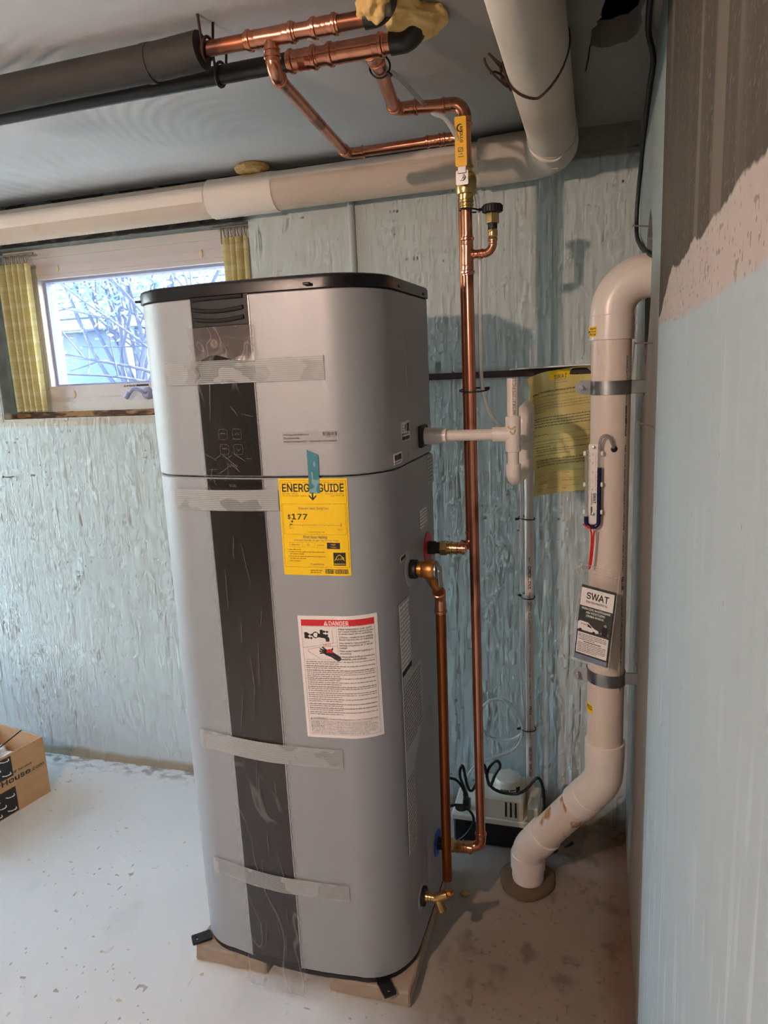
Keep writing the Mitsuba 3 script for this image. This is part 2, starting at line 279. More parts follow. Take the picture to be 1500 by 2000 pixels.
mat('pipe_black', prin(proc(lambda p, n, uv: mix(C3(26, 24, 24), C3(140, 136, 112), smoothstep(0.72, 0.76, noise(p.x * 9, p.y * 30, p.z * 30)) * smoothstep(0.5, 0.6, noise(p.x * 30, 1, 1)))), 0.45))
mat('spray_foam', bump(prin(proc(lambda p, n, uv: mix(C3(226, 192, 124), C3(200, 160, 92), fbm(p.x * 40, p.y * 40, p.z * 40, 2))), 0.7), lambda p, n, uv: fbm(p.x * 120, p.y * 120, p.z * 120, 2), 0.002, 0.001))
mat('cord', prin(lin(18, 18, 18), 0.42))
mat('cable', prin(lin(24, 22, 26), 0.5))
mat('zip', prin(lin(16, 16, 16), 0.4))
mat('pump_white', prin(lin(222, 216, 200), 0.42))
mat('pump_black', prin(lin(18, 18, 20), 0.35))
mat('vinyl', {'type': 'blendbsdf', 'weight': 0.42, 'a': {'type': 'thindielectric', 'int_ior': 1.45}, 'b': {'type': 'twosided', 'bsdf': {'type': 'principled', 'base_color': {'type': 'rgb', 'value': lin(206, 208, 206)}, 'roughness': 0.15, 'specular': 0.6}}})
mat('vinyl_grey', {'type': 'blendbsdf', 'weight': 0.62, 'a': {'type': 'thindielectric', 'int_ior': 1.45}, 'b': {'type': 'twosided', 'bsdf': {'type': 'principled', 'base_color': {'type': 'rgb', 'value': lin(150, 150, 146)}, 'roughness': 0.2, 'specular': 0.6}}})
mat('acrylic', {'type': 'blendbsdf', 'weight': 0.15, 'a': {'type': 'thindielectric', 'int_ior': 1.4}, 'b': {'type': 'twosided', 'bsdf': {'type': 'diffuse', 'reflectance': {'type': 'rgb', 'value': lin(225, 222, 220)}}}})
def tape_weight(p, n, uv):
    rib = smoothstep(0.1, 0.6, dr.sin(p.z * 2 * math.pi / 0.0042))
    air = smoothstep(0.47, 0.50, fbm(p.x * 15 + 3, p.z * 24, 1.3, 3)) * 0.22
    return 0.26 + 0.22 * rib + air
mat('tape', {'type': 'blendbsdf', 'weight': proc(tape_weight), 'a': {'type': 'thindielectric', 'int_ior': 1.3}, 'b': {'type': 'twosided', 'bsdf': {'type': 'principled', 'base_color': {'type': 'rgb', 'value': lin(188, 192, 192)}, 'roughness': 0.35}}})
mat('tape_blue', {'type': 'blendbsdf', 'weight': 0.66, 'a': {'type': 'thindielectric', 'int_ior': 1.3}, 'b': {'type': 'twosided', 'bsdf': {'type': 'principled', 'base_color': proc(lambda p, n, uv: mix(C3(72, 146, 160), C3(140, 190, 198), smoothstep(0.70, 0.78, noise(p.x * 160, p.z * 110, 2)))), 'roughness': 0.4}}})
mat('film', {'type': 'blendbsdf', 'weight': proc(lambda p, n, uv: 0.008 + 0.20 * smoothstep(0.018, 0.0, dr.abs(fbm(p.x * 22 + p.z * 5, p.z * 6, 3.7, 2) - 0.5)) * smoothstep(0.46, 0.6, fbm(p.x * 9, p.z * 7, 6.2, 2))), 'a': {'type': 'thindielectric', 'int_ior': 1.35}, 'b': {'type': 'twosided', 'bsdf': {'type': 'principled', 'base_color': {'type': 'rgb', 'value': lin(190, 182, 178)}, 'roughness': 0.25, 'specular': 0.8}}})
mat('film_haze', {'type': 'blendbsdf', 'weight': proc(lambda p, n, uv: 0.20 + 0.22 * smoothstep(0.03, 0.0, dr.abs(fbm(p.x * 25, p.z * 25 + p.x * 20, 3.1, 2) - 0.5))), 'a': {'type': 'thindielectric', 'int_ior': 1.35}, 'b': {'type': 'twosided', 'bsdf': {'type': 'principled', 'base_color': {'type': 'rgb', 'value': lin(176, 166, 162)}, 'roughness': 0.25, 'specular': 0.8}}})
mat('crease', prin(lin(112, 103, 100), 0.25, specular=0.8))  # pale streaks standing in for highlights along the film wrinkles
mat('vinyl_frame', prin(lin(198, 190, 191), 0.4))
mat('trim_white', prin(lin(198, 195, 190), 0.5))
mat('sash_blue', prin(lin(150, 158, 190), 0.5))
mat('putty', prin(lin(206, 190, 160), 0.7))
mat('glass', {'type': 'thindielectric', 'int_ior': 1.5})
mat('wood_rot', bump(prin(proc(lambda p, n, uv: mix(C3(150, 116, 80), C3(70, 50, 36), smoothstep(0.35, 0.65, fbm(p.x * 26, p.y * 40, p.z * 60, 3)))), 0.85), lambda p, n, uv: fbm(p.x * 50, p.y * 60, p.z * 60, 3), 0.004))
mat('wood_dark', prin(proc(lambda p, n, uv: mix(C3(58, 34, 28), C3(34, 22, 20), fbm(p.x * 5, p.y * 60, p.z * 60, 3))), 0.6))
def curtain_color(p, n, uv):
    band = smoothstep(0.90, 0.97, dr.abs(dr.sin(p.z * 50 + 0.6))); thread = noise(p.z * 900, p.x * 40, p.y * 40)
    return mix(mix(C3(222, 210, 160), C3(190, 176, 124), thread), C3(232, 226, 196), band * 0.35)
mat('curtain', {'type': 'principledthin', 'base_color': proc(curtain_color), 'roughness': 0.8, 'diff_trans': 0.85})
mat('hookgrey', prin(lin(120, 112, 104), 0.6))
mat('cardboard', prin(proc(lambda p, n, uv: mix(C3(190, 150, 108), C3(176, 136, 96), fbm(p.x * 25, p.y * 25, p.z * 60, 3))), 0.8))
mat('tape_black', prin(lin(22, 22, 24), 0.25))
mat('plastic_bag', prin(lin(214, 212, 208), 0.15, specular=0.8))
mat('paver', bump(prin(proc(lambda p, n, uv: mix(mix(C3(170, 152, 134), C3(140, 124, 108), fbm(p.x * 40, p.y * 40, p.z * 40, 3)), C3(150, 106, 66), smoothstep(0.6, 0.75, fbm(p.x * 18, p.y * 18, p.z * 30, 3)) * 0.5)), 0.9), lambda p, n, uv: fbm(p.x * 90, p.y * 90, p.z * 90, 3), 0.002, 0.0015))
mat('cavity', prin(lin(24, 20, 28), 0.95))
mat('stone', prin(lin(178, 152, 104), 0.8))
mat('mortar', bump(prin(proc(lambda p, n, uv: mix(C3(108, 88, 66), C3(72, 56, 42), fbm(p.x * 20, p.y * 20, p.z * 20, 3))), 0.9), lambda p, n, uv: fbm(p.x * 60, p.y * 60, p.z * 60, 3), 0.003))
mat('broken', bump(prin(proc(lambda p, n, uv: mix(C3(128, 98, 78), C3(88, 66, 52), fbm(p.x * 40, p.y * 40, p.z * 40, 3))), 0.9), lambda p, n, uv: fbm(p.x * 60, p.y * 60, p.z * 60, 3), 0.006))
mat('blueliquid', prin(lin(12, 14, 60), 0.2))
mat('brochure_green', prin(lin(44, 56, 52), 0.4))
mat('brochure_photo', prin(proc(lambda p, n, uv: mix(C3(40, 38, 40), C3(70, 64, 62), fbm(p.x * 300, p.y * 300, p.z * 300, 2))), 0.4))
mat('brochure_teal', prin(lin(70, 96, 96), 0.4))
mat('brochure_blue', prin(lin(120, 132, 160), 0.4))
mat('skin_print', prin(lin(170, 140, 130), 0.5))
INK = {'k': 'mat_ink', 's': 'mat_ink_soft', 'g': 'mat_ink_grey', 'r': 'mat_red', 'w': 'mat_white', 'y': 'mat_yellow', 'a': 'mat_ink_amber', 'b': 'mat_button'}
mat('leaf', {'type': 'principledthin', 'base_color': proc(lambda p, n, uv: mix(C3(116, 150, 182), C3(182, 206, 224), noise(p.x * 9, p.y * 9, p.z * 9))), 'roughness': 0.6, 'diff_trans': 0.8})
mat('twig', prin(lin(84, 94, 124), 0.8))
mat('siding', prin(lin(136, 154, 184), 0.7))
mat('lattice', prin(lin(172, 184, 204), 0.6))
mat('skirt_dark', prin(lin(118, 138, 172), 0.8))
mat('lawn', prin(proc(lambda p, n, uv: mix(C3(112, 124, 120), C3(140, 146, 146), fbm(p.x * 3, p.y * 3, 1, 3))), 0.9))
mat('bulbglass', prin(lin(240, 236, 226), 0.3))

# ------------------------------------------------------------------ the room
YW, XR, CZ = 2.169, 0.100, 2.110
def wall_xz(poly, y0, y1):      # polygon given in (x, z), solid between y0 and y1
    m = extrude(poly, y1 - y0); v = m.vertices.copy(); m.vertices = np.stack([v[:, 0], y1 - v[:, 2], v[:, 1]], 1); return m
def wall_yz(poly, x0, x1):      # polygon given in (y, z)
    m = extrude(poly, x1 - x0); v = m.vertices.copy(); m.vertices = np.stack([x0 + v[:, 2], v[:, 0], v[:, 1]], 1); return m
put('floor', cbox(-3.4, 0.3, -3.4, 2.4, -0.1, 0), 'mat_floor', label='worn grey painted concrete basement floor', kind='structure', smooth=False)
def wall_skin():      # the room side of the back wall, with its real ridges, chips and pits
    xs, zs = np.arange(-2.30, 0.1005, 0.0040), np.arange(0, 2.0501, 0.0062); X, Z = np.meshgrid(xs, zs, indexing='ij'); O = np.zeros_like(X); N_ = meshkit.noise; F_ = meshkit.fbm; Q = lambda a, b, c: np.stack([X * a, Z * b, O + c], -1)
    ss = lambda a, b, t: (lambda u: u * u * (3 - 2 * u))(np.clip((t - a) / (b - a), 0, 1))
    rt = ss(-.75, -.35, X)
    d = 0.0012 * F_(Q(52, 6, 1.1), 3) + (0.0012 + 0.0012 * rt) * ss(.54, .74, F_(Q(74, 5, 5.3), 2)) * ss(.35, .6, F_(Q(2.2, 1.6, 2.7), 2)) + 0.0022 * ss(.72, .83, N_(Q(84, 40, 8.1))) * ss(.45, .6, F_(Q(4, 3, 6.2), 2)) + 0.0018 * ss(.66, .80, N_(Q(60, 16, 18.1))) * ss(.5, .65, F_(Q(5, 3, 12.2), 2)) - 0.0028 * ss(.76, .86, N_(Q(80, 60, 3.3))) * ss(.42, .6, F_(Q(4, 3, 9.9), 2)) + 0.002 * F_(Q(5, 3, 4), 2)
    keep = lambda x, z: not (-2.140 < x < -1.063 and z > 1.366)
    v = np.stack([X, YW - 0.0015 - 0.42 * d, Z], -1).reshape(-1, 3); i, j = np.meshgrid(np.arange(len(xs) - 1), np.arange(len(zs) - 1), indexing='ij'); a = (i * len(zs) + j).ravel(); c = v[a] + [0.002, 0, 0.0031]
    a = a[~((c[:, 0] > -2.142) & (c[:, 0] < -1.061) & (c[:, 2] > 1.366) & (c[:, 2] < 1.978))]; n = len(zs)
    return trimesh.Trimesh(v, np.concatenate([np.stack([a, a + n, a + n + 1], 1), np.stack([a, a + n + 1, a + 1], 1)]), process=False)
put('wall_back', cat(wall_xz(sbox(-3.4, 0.0, 0.3, CZ + 0.1).difference(sbox(-2.135, 1.372, -1.068, 1.972)), YW, YW + 0.24), wall_skin()), 'mat_wall_back', label='rough pale green painted concrete back wall', kind='structure', smooth=False)
hole = Polygon([(1.625, 1.60), (1.63, 1.66), (1.612, 1.72), (1.65, 1.775), (1.70, 1.80), (1.745, 1.79), (1.80, 1.76), (1.825, 1.69), (1.82, 1.62), (1.80, 1.56), (1.79, 1.50), (1.74, 1.47), (1.70, 1.51), (1.665, 1.55)])
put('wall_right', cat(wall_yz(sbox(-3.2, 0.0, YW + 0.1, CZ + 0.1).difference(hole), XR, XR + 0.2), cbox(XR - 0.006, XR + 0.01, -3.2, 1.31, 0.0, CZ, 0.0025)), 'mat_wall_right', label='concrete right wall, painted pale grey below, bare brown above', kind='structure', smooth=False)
m = trimesh.creation.box(bounds=[[XR + 0.012, 1.60, 1.46], [XR + 0.15, 1.84, 1.82]]).subdivide_to_size(0.012)
v = m.vertices; v[:, 0] += np.where(v[:, 0] < XR + 0.02, 0.03 * (meshkit.fbm(v * 28, 3) - 0.4), 0); m.vertices = v
put('broken_mortar', m, 'mat_broken', 'wall_right', smooth=False, label='broken rough brown mortar around the pipe hole')
hp = Polygon([(0.004, 1.30), (0.002, 1.454), (-0.007, 1.51), (-0.004, 1.522), (-0.014, 1.534), (-0.012, 1.55), (-0.022, 1.565), (-0.026, 1.638), (-0.005, 1.658), (0.012, 1.662), (0.03, 1.650), (0.045, 1.651), (0.062, 1.62), (0.068, 1.57), (0.064, 1.53), (0.071, 1.482), (0.070, 1.30)])
crack = LineString([(-0.026, 1.638), (-0.030, 1.70), (-0.037, 1.77)]).buffer(0.0016)
put('ceiling', xf(extrude(sbox(-3.4, -3.4, 0.3, YW + 0.24).difference(hp.union(crack)), 0.05), frame([0, 0, CZ], [1, 0, 0], [0, 1, 0])), 'mat_ceiling', label='grey skim-coated plaster ceiling with trowel swirls', kind='structure', smooth=False)
put('cavity', cat(cbox(-0.3, 0.3, 1.2, 1.9, CZ + 0.28, CZ + 0.3), cbox(-0.31, -0.3, 1.2, 1.9, CZ + 0.05, CZ + 0.3), cbox(0.28, 0.3, 1.2, 1.9, CZ + 0.05, CZ + 0.3), cbox(-0.3, 0.3, 1.19, 1.2, CZ + 0.05, CZ + 0.3), cbox(-0.3, 0.3, 1.70, 1.72, CZ + 0.05, CZ + 0.3)), 'mat_cavity', 'ceiling', smooth=False, label='dark broken hole in the ceiling')
put('wall_left', wall_yz(sbox(-3.2, 0, YW + 0.1, CZ + 0.1).difference(sbox(0.92, 0.45, 2.12, 2.06)), -3.4, -3.2), 'mat_wall_plain', kind='structure', label='pale painted left wall of the basement', smooth=False)  # opening added out of view to let daylight in from the left
put('wall_front', cbox(-3.4, 0.3, -3.4, -3.2, 0, CZ + 0.1), 'mat_wall_plain', kind='structure', label='pale painted wall behind the photographer', smooth=False)
lamp = thing('ceiling_lamp', 'bare bulb in a white lampholder on the ceiling', 'lamp')
put('lampholder', lathe([BULB[0], BULB[1], CZ], [0, 0, -1], [(0, 0.055), (0.015, 0.055), (0.03, 0.03), (0.085, 0.022), (0.105, 0.02)]), 'mat_white', lamp)
bl = trimesh.creation.icosphere(3, 0.030); bl.apply_translation(BULB)
scene[lamp + '__bulb'] = ply(bl, 'mat_bulbglass', True, emitter={'type': 'area', 'radiance': {'type': 'rgb', 'value': list(BULB_RAD)}})

# ------------------------------------------------------------------ the window
W = 'window_1'; tag(W, 'white vinyl basement window over the sill, branches outside', kind='structure')
Y0, Y1 = 2.245, 2.345
def ring(x0, x1, z0, z1, a, y0, y1): return wall_xz(sbox(x0, z0, x1, z1).difference(sbox(*a)), y0, y1)
put('frame', cat(ring(-2.10, -1.075, 1.393, 1.972, (-2.035, 1.428, -1.118, 1.942), Y0 - 0.006, Y1)), 'mat_trim_white', W, smooth=False)
put('sash', cat(ring(-2.035, -1.118, 1.428, 1.942, (-1.968, 1.486, -1.185, 1.870), Y0, Y1 - 0.02), ring(-2.02, -1.133, 1.443, 1.910, (-1.980, 1.474, -1.173, 1.884), Y0 - 0.004, Y0)), 'mat_vinyl_frame', W, smooth=False)
put('glazing_bead', ring(-1.968, -1.185, 1.486, 1.870, (-1.958, 1.492, -1.195, 1.862), 2.275, 2.325), 'mat_sash_blue', W, smooth=False, label='bluish shaded glazing bead')
put('glass_pane', xf(extrude(sbox(-1.958, 1.492, -1.195, 1.862), 0.001), np.array([[1, 0, 0, 0], [0, 0, -1, 2.301], [0, 1, 0, 0], [0, 0, 0, 1.0]])), 'mat_glass', W, smooth=False)
for x, z in ((-1.869, 1.902), (-1.285, 1.902), (-1.866, 1.456), (-1.30, 1.456)):
    b = trimesh.creation.icosphere(2, 0.009); b.apply_scale([0.8, 0.35, 1.5]); b.apply_translation([x, Y0 - 0.005, z]); put('putty_plug', b, 'mat_putty', W)
put('crank_handle', cat(sweep(fillet([[-1.55, Y0, 1.448], [-1.55, Y0 - 0.028, 1.455], [-1.585, Y0 - 0.036, 1.470], [-1.612, Y0 - 0.036, 1.448]], 0.02), 0.0075, 14), lathe([-1.55, Y0, 1.448], [0, -1, 0], [(0, 0.024), (0.012, 0.02), (0.02, 0.012)]), rod([-1.606, Y0 - 0.036, 1.455], [-1.622, Y0 - 0.036, 1.436], 0.0095)), 'mat_sash_blue', W)
sh = Sheet(planar([-1.66, Y0 - 0.0006, 1.472], [1, 0, 0], [0, 0, 1])); sh.poly(Polygon([(0.008, 0), (0.018, 0), (0.013, 0.009)]), 'k'); sh.text('WARNING', 0.02, 0.001, 0.007, 'k', width=0.04); sh.rect(0.063, 0, 0.05, 0.009, 'k'); sh.emit(W, INK, 'warning_print')
put('sill_board', (lambda mm: mm)(cbox(-2.13, -1.075, 2.225, 2.35, 1.372, 1.393, 0.002)), 'mat_wood_rot', W, smooth=False, label='rotten wood under the window frame')

# ------------------------------------------------------------------ outdoors
put('ground', cbox(-30, 20, 2.42, 60, 1.0, 1.30), 'mat_lawn', label='sunlit ground outside the window', kind='structure', smooth=False)
deck = thing('porch_deck', 'white railed porch with lattice skirt seen through the window', 'porch')
put('floor_beam', cbox(-6.2, -3.6, 6.3, 6.5, 2.02, 2.13, 0.01), 'mat_lattice', deck, smooth=False)
put('deck_boards', cbox(-6.3, -3.5, 6.2, 8.55, 2.13, 2.17), 'mat_siding', deck, smooth=False)
put('skirt', cbox(-6.2, -3.6, 6.6, 6.64, 1.3, 2.02), 'mat_skirt_dark', deck, smooth=False)
for x in (-6.15, -4.62, -3.62): put('post', cbox(x, x + 0.12, 6.28, 6.4, 1.3, 2.13, 0.008), 'mat_lattice', deck, smooth=False)
bars = []
panel = sbox(-4.48, 1.45, -3.64, 2.0)
for k in range(-12, 24):
    for sgn in (1, -1):
        x = -4.48 + k * 0.075; g = LineString([(x, 1.45), (x + sgn * 0.6, 2.05)]).buffer(0.014).intersection(panel)
        if not g.is_empty: bars.append(wall_xz(g, 6.42 + 0.01 * sgn, 6.43 + 0.01 * sgn))
put('lattice', cat(bars), 'mat_lattice', deck, smooth=False, kind='stuff')
house = thing('neighbour_house', 'pale clapboard house beyond the porch outside the window', 'house')
put('wall', cbox(-9, -2.8, 8.62, 9, 1.3, 6.0), 'mat_siding', house, smooth=False)
for k in range(12): put('clapboard', cbox(-9, -2.8, 8.59, 8.62, 1.5 + k * 0.18, 1.67 + k * 0.18, 0.004), 'mat_siding', house, smooth=False)
def leaves(centres, size, seed):
    r = np.random.default_rng(seed); vs, fs = [], []
    for i, c in enumerate(centres):
        u = unit(r.normal(size=3)); w = unit(np.cross(u, r.normal(size=3))); L = size * r.uniform(0.6, 1.3)
        q = [c, c + u * L * .5 + w * L * .24, c + u * L, c + u * L * .5 - w * L * .24]; vs += q; fs += [[4 * i, 4 * i + 1, 4 * i + 2], [4 * i, 4 * i + 2, 4 * i + 3]]
    return trimesh.Trimesh(np.array(vs), np.array(fs), process=False)
def branchy(root, tips, r0, seed, depth=2):
    r = np.random.default_rng(seed); out, ends = [], []
    for t in tips:
        root_, t = np.array(root, float), np.array(t, float)
        p = spline([root_, root_ + (t - root_) * 0.4 + r.normal(size=3) * 0.05, root_ + (t - root_) * 0.75 + r.normal(size=3) * 0.06, t], 14); out.append(sweep(p, np.linspace(r0, r0 * 0.3, 14), 6)); ends += list(p[6:])
        if depth > 0:
            for k in (4, 6, 8, 10, 12):
                b = p[k]; d = unit(unit(t - root_) + r.normal(size=3) * 0.6); q = b + d * np.linalg.norm(t - root_) * r.uniform(0.2, 0.45)
                mm = spline([b, (b + q) / 2 + r.normal(size=3) * 0.02, q], 8); out.append(sweep(mm, np.linspace(r0 * 0.4, r0 * 0.15, 8), 5)); ends += list(mm[3:])
    return cat(out), ends
sb = thing('shrub', 'leafless branching shrub just outside the window pane', 'shrub')
bm, en = branchy([-1.9, 3.35, 1.25], [(-3.3, 3.7, 2.35), (-2.7, 3.3, 2.5), (-3.15, 3.4, 1.85), (-2.3, 3.6, 2.5), (-2.05, 3.3, 2.4), (-1.6, 3.5, 2.4), (-3.0, 3.2, 1.6)], 0.011, 3, 1)
put('branches', bm, 'mat_twig', sb); r_ = np.random.default_rng(5)
cs = [e + r_.normal(size=3) * 0.05 for e in en for _ in range(2) if r_.random() < 0.3]
put('leaves', leaves(cs, 0.032, 8), 'mat_leaf', sb, smooth=False, kind='stuff')
for i, (x, y, R, z0, z1, nt, nl, lab) in enumerate(((-3.45, 4.85, 1.25, 2.25, 3.4, 14, 12, 'pale leafy tree standing close behind the shrub outside'), (-2.35, 7.0, 1.1, 1.6, 4.5, 14, 26, 'leafy tree outdoors at the right of the window view, beside the porch'))):
    t = thing('leafy_tree', lab, 'tree')
    bm, en = branchy([x, y, 1.3], [(x + r_.uniform(-R, R), y + r_.uniform(-.35, .35), r_.uniform(z0, z1)) for _ in range(nt)], 0.018, 20 + i, 1)
    put('branches', bm, 'mat_twig', t); put('leaves', leaves([e + r_.normal(size=3) * 0.14 * V(1, 0.6, 1) for e in en if e[2] > (2.12 if i == 0 else 1.5) for _ in range(nl)], 0.06, 30 + i), 'mat_leaf', t, smooth=False, kind='stuff')

# ------------------------------------------------------------------ the water heater
HT = math.radians(-1.5); HC, HS = math.cos(HT), math.sin(HT); HO = V(-0.711, 1.357, 0); HW, HD = 0.585, 0.445
def hw(p):      # heater's own x (right), y (back), z -> room
    p = np.asarray(p, float); return np.stack([HO[0] + HC * p[..., 0] - HS * p[..., 1], HO[1] + HS * p[..., 0] + HC * p[..., 1], p[..., 2]], -1)
def outline(off=0.0, n=14):
    a = HW / 2 + off; r = 0.125; pts = []
    for x in np.linspace(-a + r, a - r, 15): pts.append((x, 0.014 * (x / (a - r)) ** 2 * 0.9 - off))
    y0 = 0.0126 - off
    for k in range(1, n + 1):
        t = k / n * math.pi / 2; pts.append((a - r + r * math.sin(t) ** 0.96, y0 + r * 1.06 * (1 - math.cos(t)) + 0.0))
    for k in range(0, 7):
        t = k / 6 * math.pi / 2; rb = 0.03; pts.append((a - rb + rb * math.cos(t), HD + off - rb + rb * math.sin(t)))
    half = pts[15:]
    left = [(-x, y) for x, y in half][::-1]
    return pts + half[n:] + left if False else pts[:15] + half + left
OUT = np.array(outline()); OL = np.r_[0, np.cumsum(np.linalg.norm(np.diff(np.vstack([OUT, OUT[:1]]), axis=0), axis=1))]
i0 = 7; S0 = OL[i0]          # arc length at the middle of the front
def front(s, d=0.0):          # arc length from the front's middle (right positive) -> own x, y, pushed out by d
    q = (S0 + np.asarray(s, float)) % OL[-1]; P = np.vstack([OUT, OUT[:1]])
    x, y = np.interp(q, OL, P[:, 0]), np.interp(q, OL, P[:, 1]); e = 0.004
    xa, ya = np.interp((q - e) % OL[-1], OL, P[:, 0]), np.interp((q - e) % OL[-1], OL, P[:, 1]); xb, yb = np.interp((q + e) % OL[-1], OL, P[:, 0]), np.interp((q + e) % OL[-1], OL, P[:, 1])
    L = np.hypot(xb - xa, yb - ya); return x + d * (yb - ya) / L, y - d * (xb - xa) / L
def onfront(s0, z0, d0=0.0, tilt=0.0):      # print map for the curved front
    ct, st = math.cos(tilt), math.sin(tilt)
    def f(p):
        s = s0 + p[:, 0] * ct - p[:, 1] * st; z = z0 + p[:, 0] * st + p[:, 1] * ct; x, y = front(s, d0 + p[:, 2]); return hw(np.stack([x, y, z], -1))
    return f
def shell(z0, z1, off, levels):      # levels: [(z, extra offset)]
    rings = []
    for z, o in levels:
        q = np.array(outline(off + o)); rings.append(hw(np.c_[q, np.full(len(q), z)]))
    n = len(rings[0]); v = np.concatenate(rings); f = []
    for i in range(len(rings) - 1):
        for j in range(n):
            a, b = i * n + j, i * n + (j + 1) % n; f += [[a, b, b + n], [a, b + n, a + n]]
    m0, m1 = len(v), len(v) + 1; v = np.vstack([v, rings[0].mean(0), rings[-1].mean(0)]); L = (len(rings) - 1) * n
    for j in range(n): f += [[m0, (j + 1) % n, j], [m1, L + j, L + (j + 1) % n]]
    m = trimesh.Trimesh(v, f, process=False); return m
ZB = 0.045
H = thing('water_heater', 'tall silver heat pump water heater with black central stripe, on concrete blocks', 'water heater')
put('lower_shell', shell(0, 0, 0, [(ZB + 0.012, -0.004), (ZB + 0.016, 0), (1.279, 0), (1.2815, -0.002)]), 'mat_silver', H, smooth=30)
put('upper_shell', shell(0, 0, 0, [(1.2845, -0.003), (1.287, 0), (1.656, 0), (1.658, -0.002)]), 'mat_silver', H, smooth=30)
put('seam_gasket', shell(0, 0, -0.006, [(1.2805, 0), (1.2855, 0)]), 'mat_black', H)
put('top_cap', shell(0, 0, 0, [(1.6585, -0.004), (1.660, 0.003), (1.678, 0.003), (1.684, 0.001), (1.687, -0.006), (1.688, -0.02)]), 'mat_black', H, smooth=30, label='glossy black top cap')
put('base_ring', shell(0, 0, 0, [(ZB, -0.006), (ZB + 0.001, -0.002), (ZB + 0.011, -0.002), (ZB + 0.013, -0.005)]), 'mat_black', H, smooth=30, label='black base ring')
for x, y, ux, uy in ((-0.272, 0.035, -0.75, -0.66), (0.240, 0.018, 0.66, -0.75), (-0.272, 0.43, -.8, .6), (0.272, 0.43, .8, .6)):
    g = extrude(sbox(-0.02, -0.016, 0.030, 0.016).buffer(-0.004).buffer(0.004).difference(Point(0.017, 0).buffer(0.0045)), 0.006)
    put('foot', xf(g, frame(hw([x, y, ZB]), hw([x + ux, y + uy, 0]) - hw([x, y, 0]), hw([x - uy, y + ux, 0]) - hw([x, y, 0]))), 'mat_black', H, smooth=False)
for x, y in ((-0.275, 0.06), (0.16, 0.0), (0.2935, 0.18), (0.2935, 0.38)):      # latches on the cap's rim
    put('cap_latch', xf(cbox(-0.007, 0.007, -0.002, 0.003, -0.004, 0.004, 0.001), frame(hw([x, y, 1.667]), (1, 0, 0) if y < .1 else (0, 1, 0), (0, 0, 1))), 'mat_blackrub', H)
def patch(s0, s1, z0, z1, d, n=24, th=0.0008, nz=2, wob=None):      # thin curved plate lying on the shell
    ss, zz = np.linspace(s0, s1, n), np.linspace(z0, z1, nz); S, Z = np.meshgrid(ss, zz, indexing='ij'); D = np.full(S.shape, d) if wob is None else d + wob(S, Z)
    def lay(dd): x, y = front(S.ravel(), 0); x, y = front(S.ravel(), dd.ravel()); return hw(np.stack([x, y, Z.ravel()], -1))
    v = np.vstack([lay(D), lay(D - th)]); N = n * nz; f = []
    for i in range(n - 1):
        for j in range(nz - 1):
            a, b, c, e = i * nz + j, (i + 1) * nz + j, (i + 1) * nz + j + 1, i * nz + j + 1; f += [[a, b, c], [a, c, e], [a + N, c + N, b + N], [a + N, e + N, c + N]]
    rim = [i * nz for i in range(n)] + [(n - 1) * nz + j for j in range(1, nz)] + [i * nz + nz - 1 for i in range(n - 2, -1, -1)] + [j for j in range(nz - 2, 0, -1)]
    for a, b in zip(rim, rim[1:] + rim[:1]): f += [[a, a + N, b + N], [a, b + N, b]]
    return trimesh.Trimesh(v, f, process=False)
P0, P1 = -0.108, 0.030          # the stripe's edges, arc length
put('front_stripe', patch(P0, P1, ZB + 0.016, 1.279, 0.0012, th=0.003), 'mat_gloss_black', H, smooth=30, label='glossy black lower stripe')
put('control_panel', patch(P0, P1, 1.287, 1.6, 0.0012, th=0.003), 'mat_gloss_black', H, smooth=30, label='glossy dark control panel')
# the recessed black grille above the panel
put('grille_recess', patch(P0, P1, 1.6, 1.659, 0.0006, th=0.002), 'mat_blackrub', H, smooth=30)
for k in range(3):
    z = 1.655 - k * 0.019; sag = lambda S, Z: 0
    path = [hw(np.append(np.array(front(s, 0.002)), z - 0.012 * (1 - ((s - (P0 + P1) / 2) / (0.07)) ** 2) * (k > 0) * 0.6)) for s in np.linspace(P0 + 0.004, P1 - 0.012, 14)]
    put('grille_louver', sweep(path, 0.0042, 10), 'mat_louver', H)
for s, sg in ((P0, -1), (P1, 1)): put('stripe_edge', cat(patch(s - 0.0012, s + 0.0012, ZB + 0.016, 1.279, 0.0018, n=3), patch(s - 0.0012, s + 0.0012, 1.287, 1.655, 0.0018, n=3)), 'mat_steel', H)
# four touch buttons and the faint printing on the panel
def rr(x, z, w, h, r): return sbox(x - w / 2 + r, z - h / 2 + r, x + w / 2 - r, z + h / 2 - r).buffer(r)
for s, z, k in ((-0.055, 1.376, 0), (-0.021, 1.376, 1), (-0.0545, 1.3435, 2), (-0.0205, 1.3435, 3)):
    sh = Sheet(onfront(s, z, 0.0014), 0.02); g = rr(0, 0, 0.022, 0.0225, 0.006); sh.poly(g.difference(g.buffer(-0.0007)), 'b')
    if k == 1: sh.line([(-0.005, -0.002), (0, 0.003), (0.005, -0.002)], 0.0009, 'b')
    if k == 3: sh.line([(-0.005, 0.002), (0, -0.003), (0.005, 0.002)], 0.0009, 'b')
    if k in (0, 2): sh.rows(-0.006, 0.001, 0.012, 1, 0.003, 0.0018, 'b', 1)
    sh.emit(H, INK, 'touch_button')
sh = Sheet(onfront(-0.064, 1.558, 0.0014), 0.02); c = Point(0.008, 0.006).buffer(0.0095); sh.poly(c.difference(LineString([(0.008, 0.0105), (0.008, 0.003), (0.0115, 0.003)]).buffer(0.0007)).difference(Point(0.005, 0.009).buffer(0.0012)), 'b'); sh.text('LG', 0.021, 0.0, 0.0115, 'b', width=0.022); sh.emit(H, INK, 'logo_print')
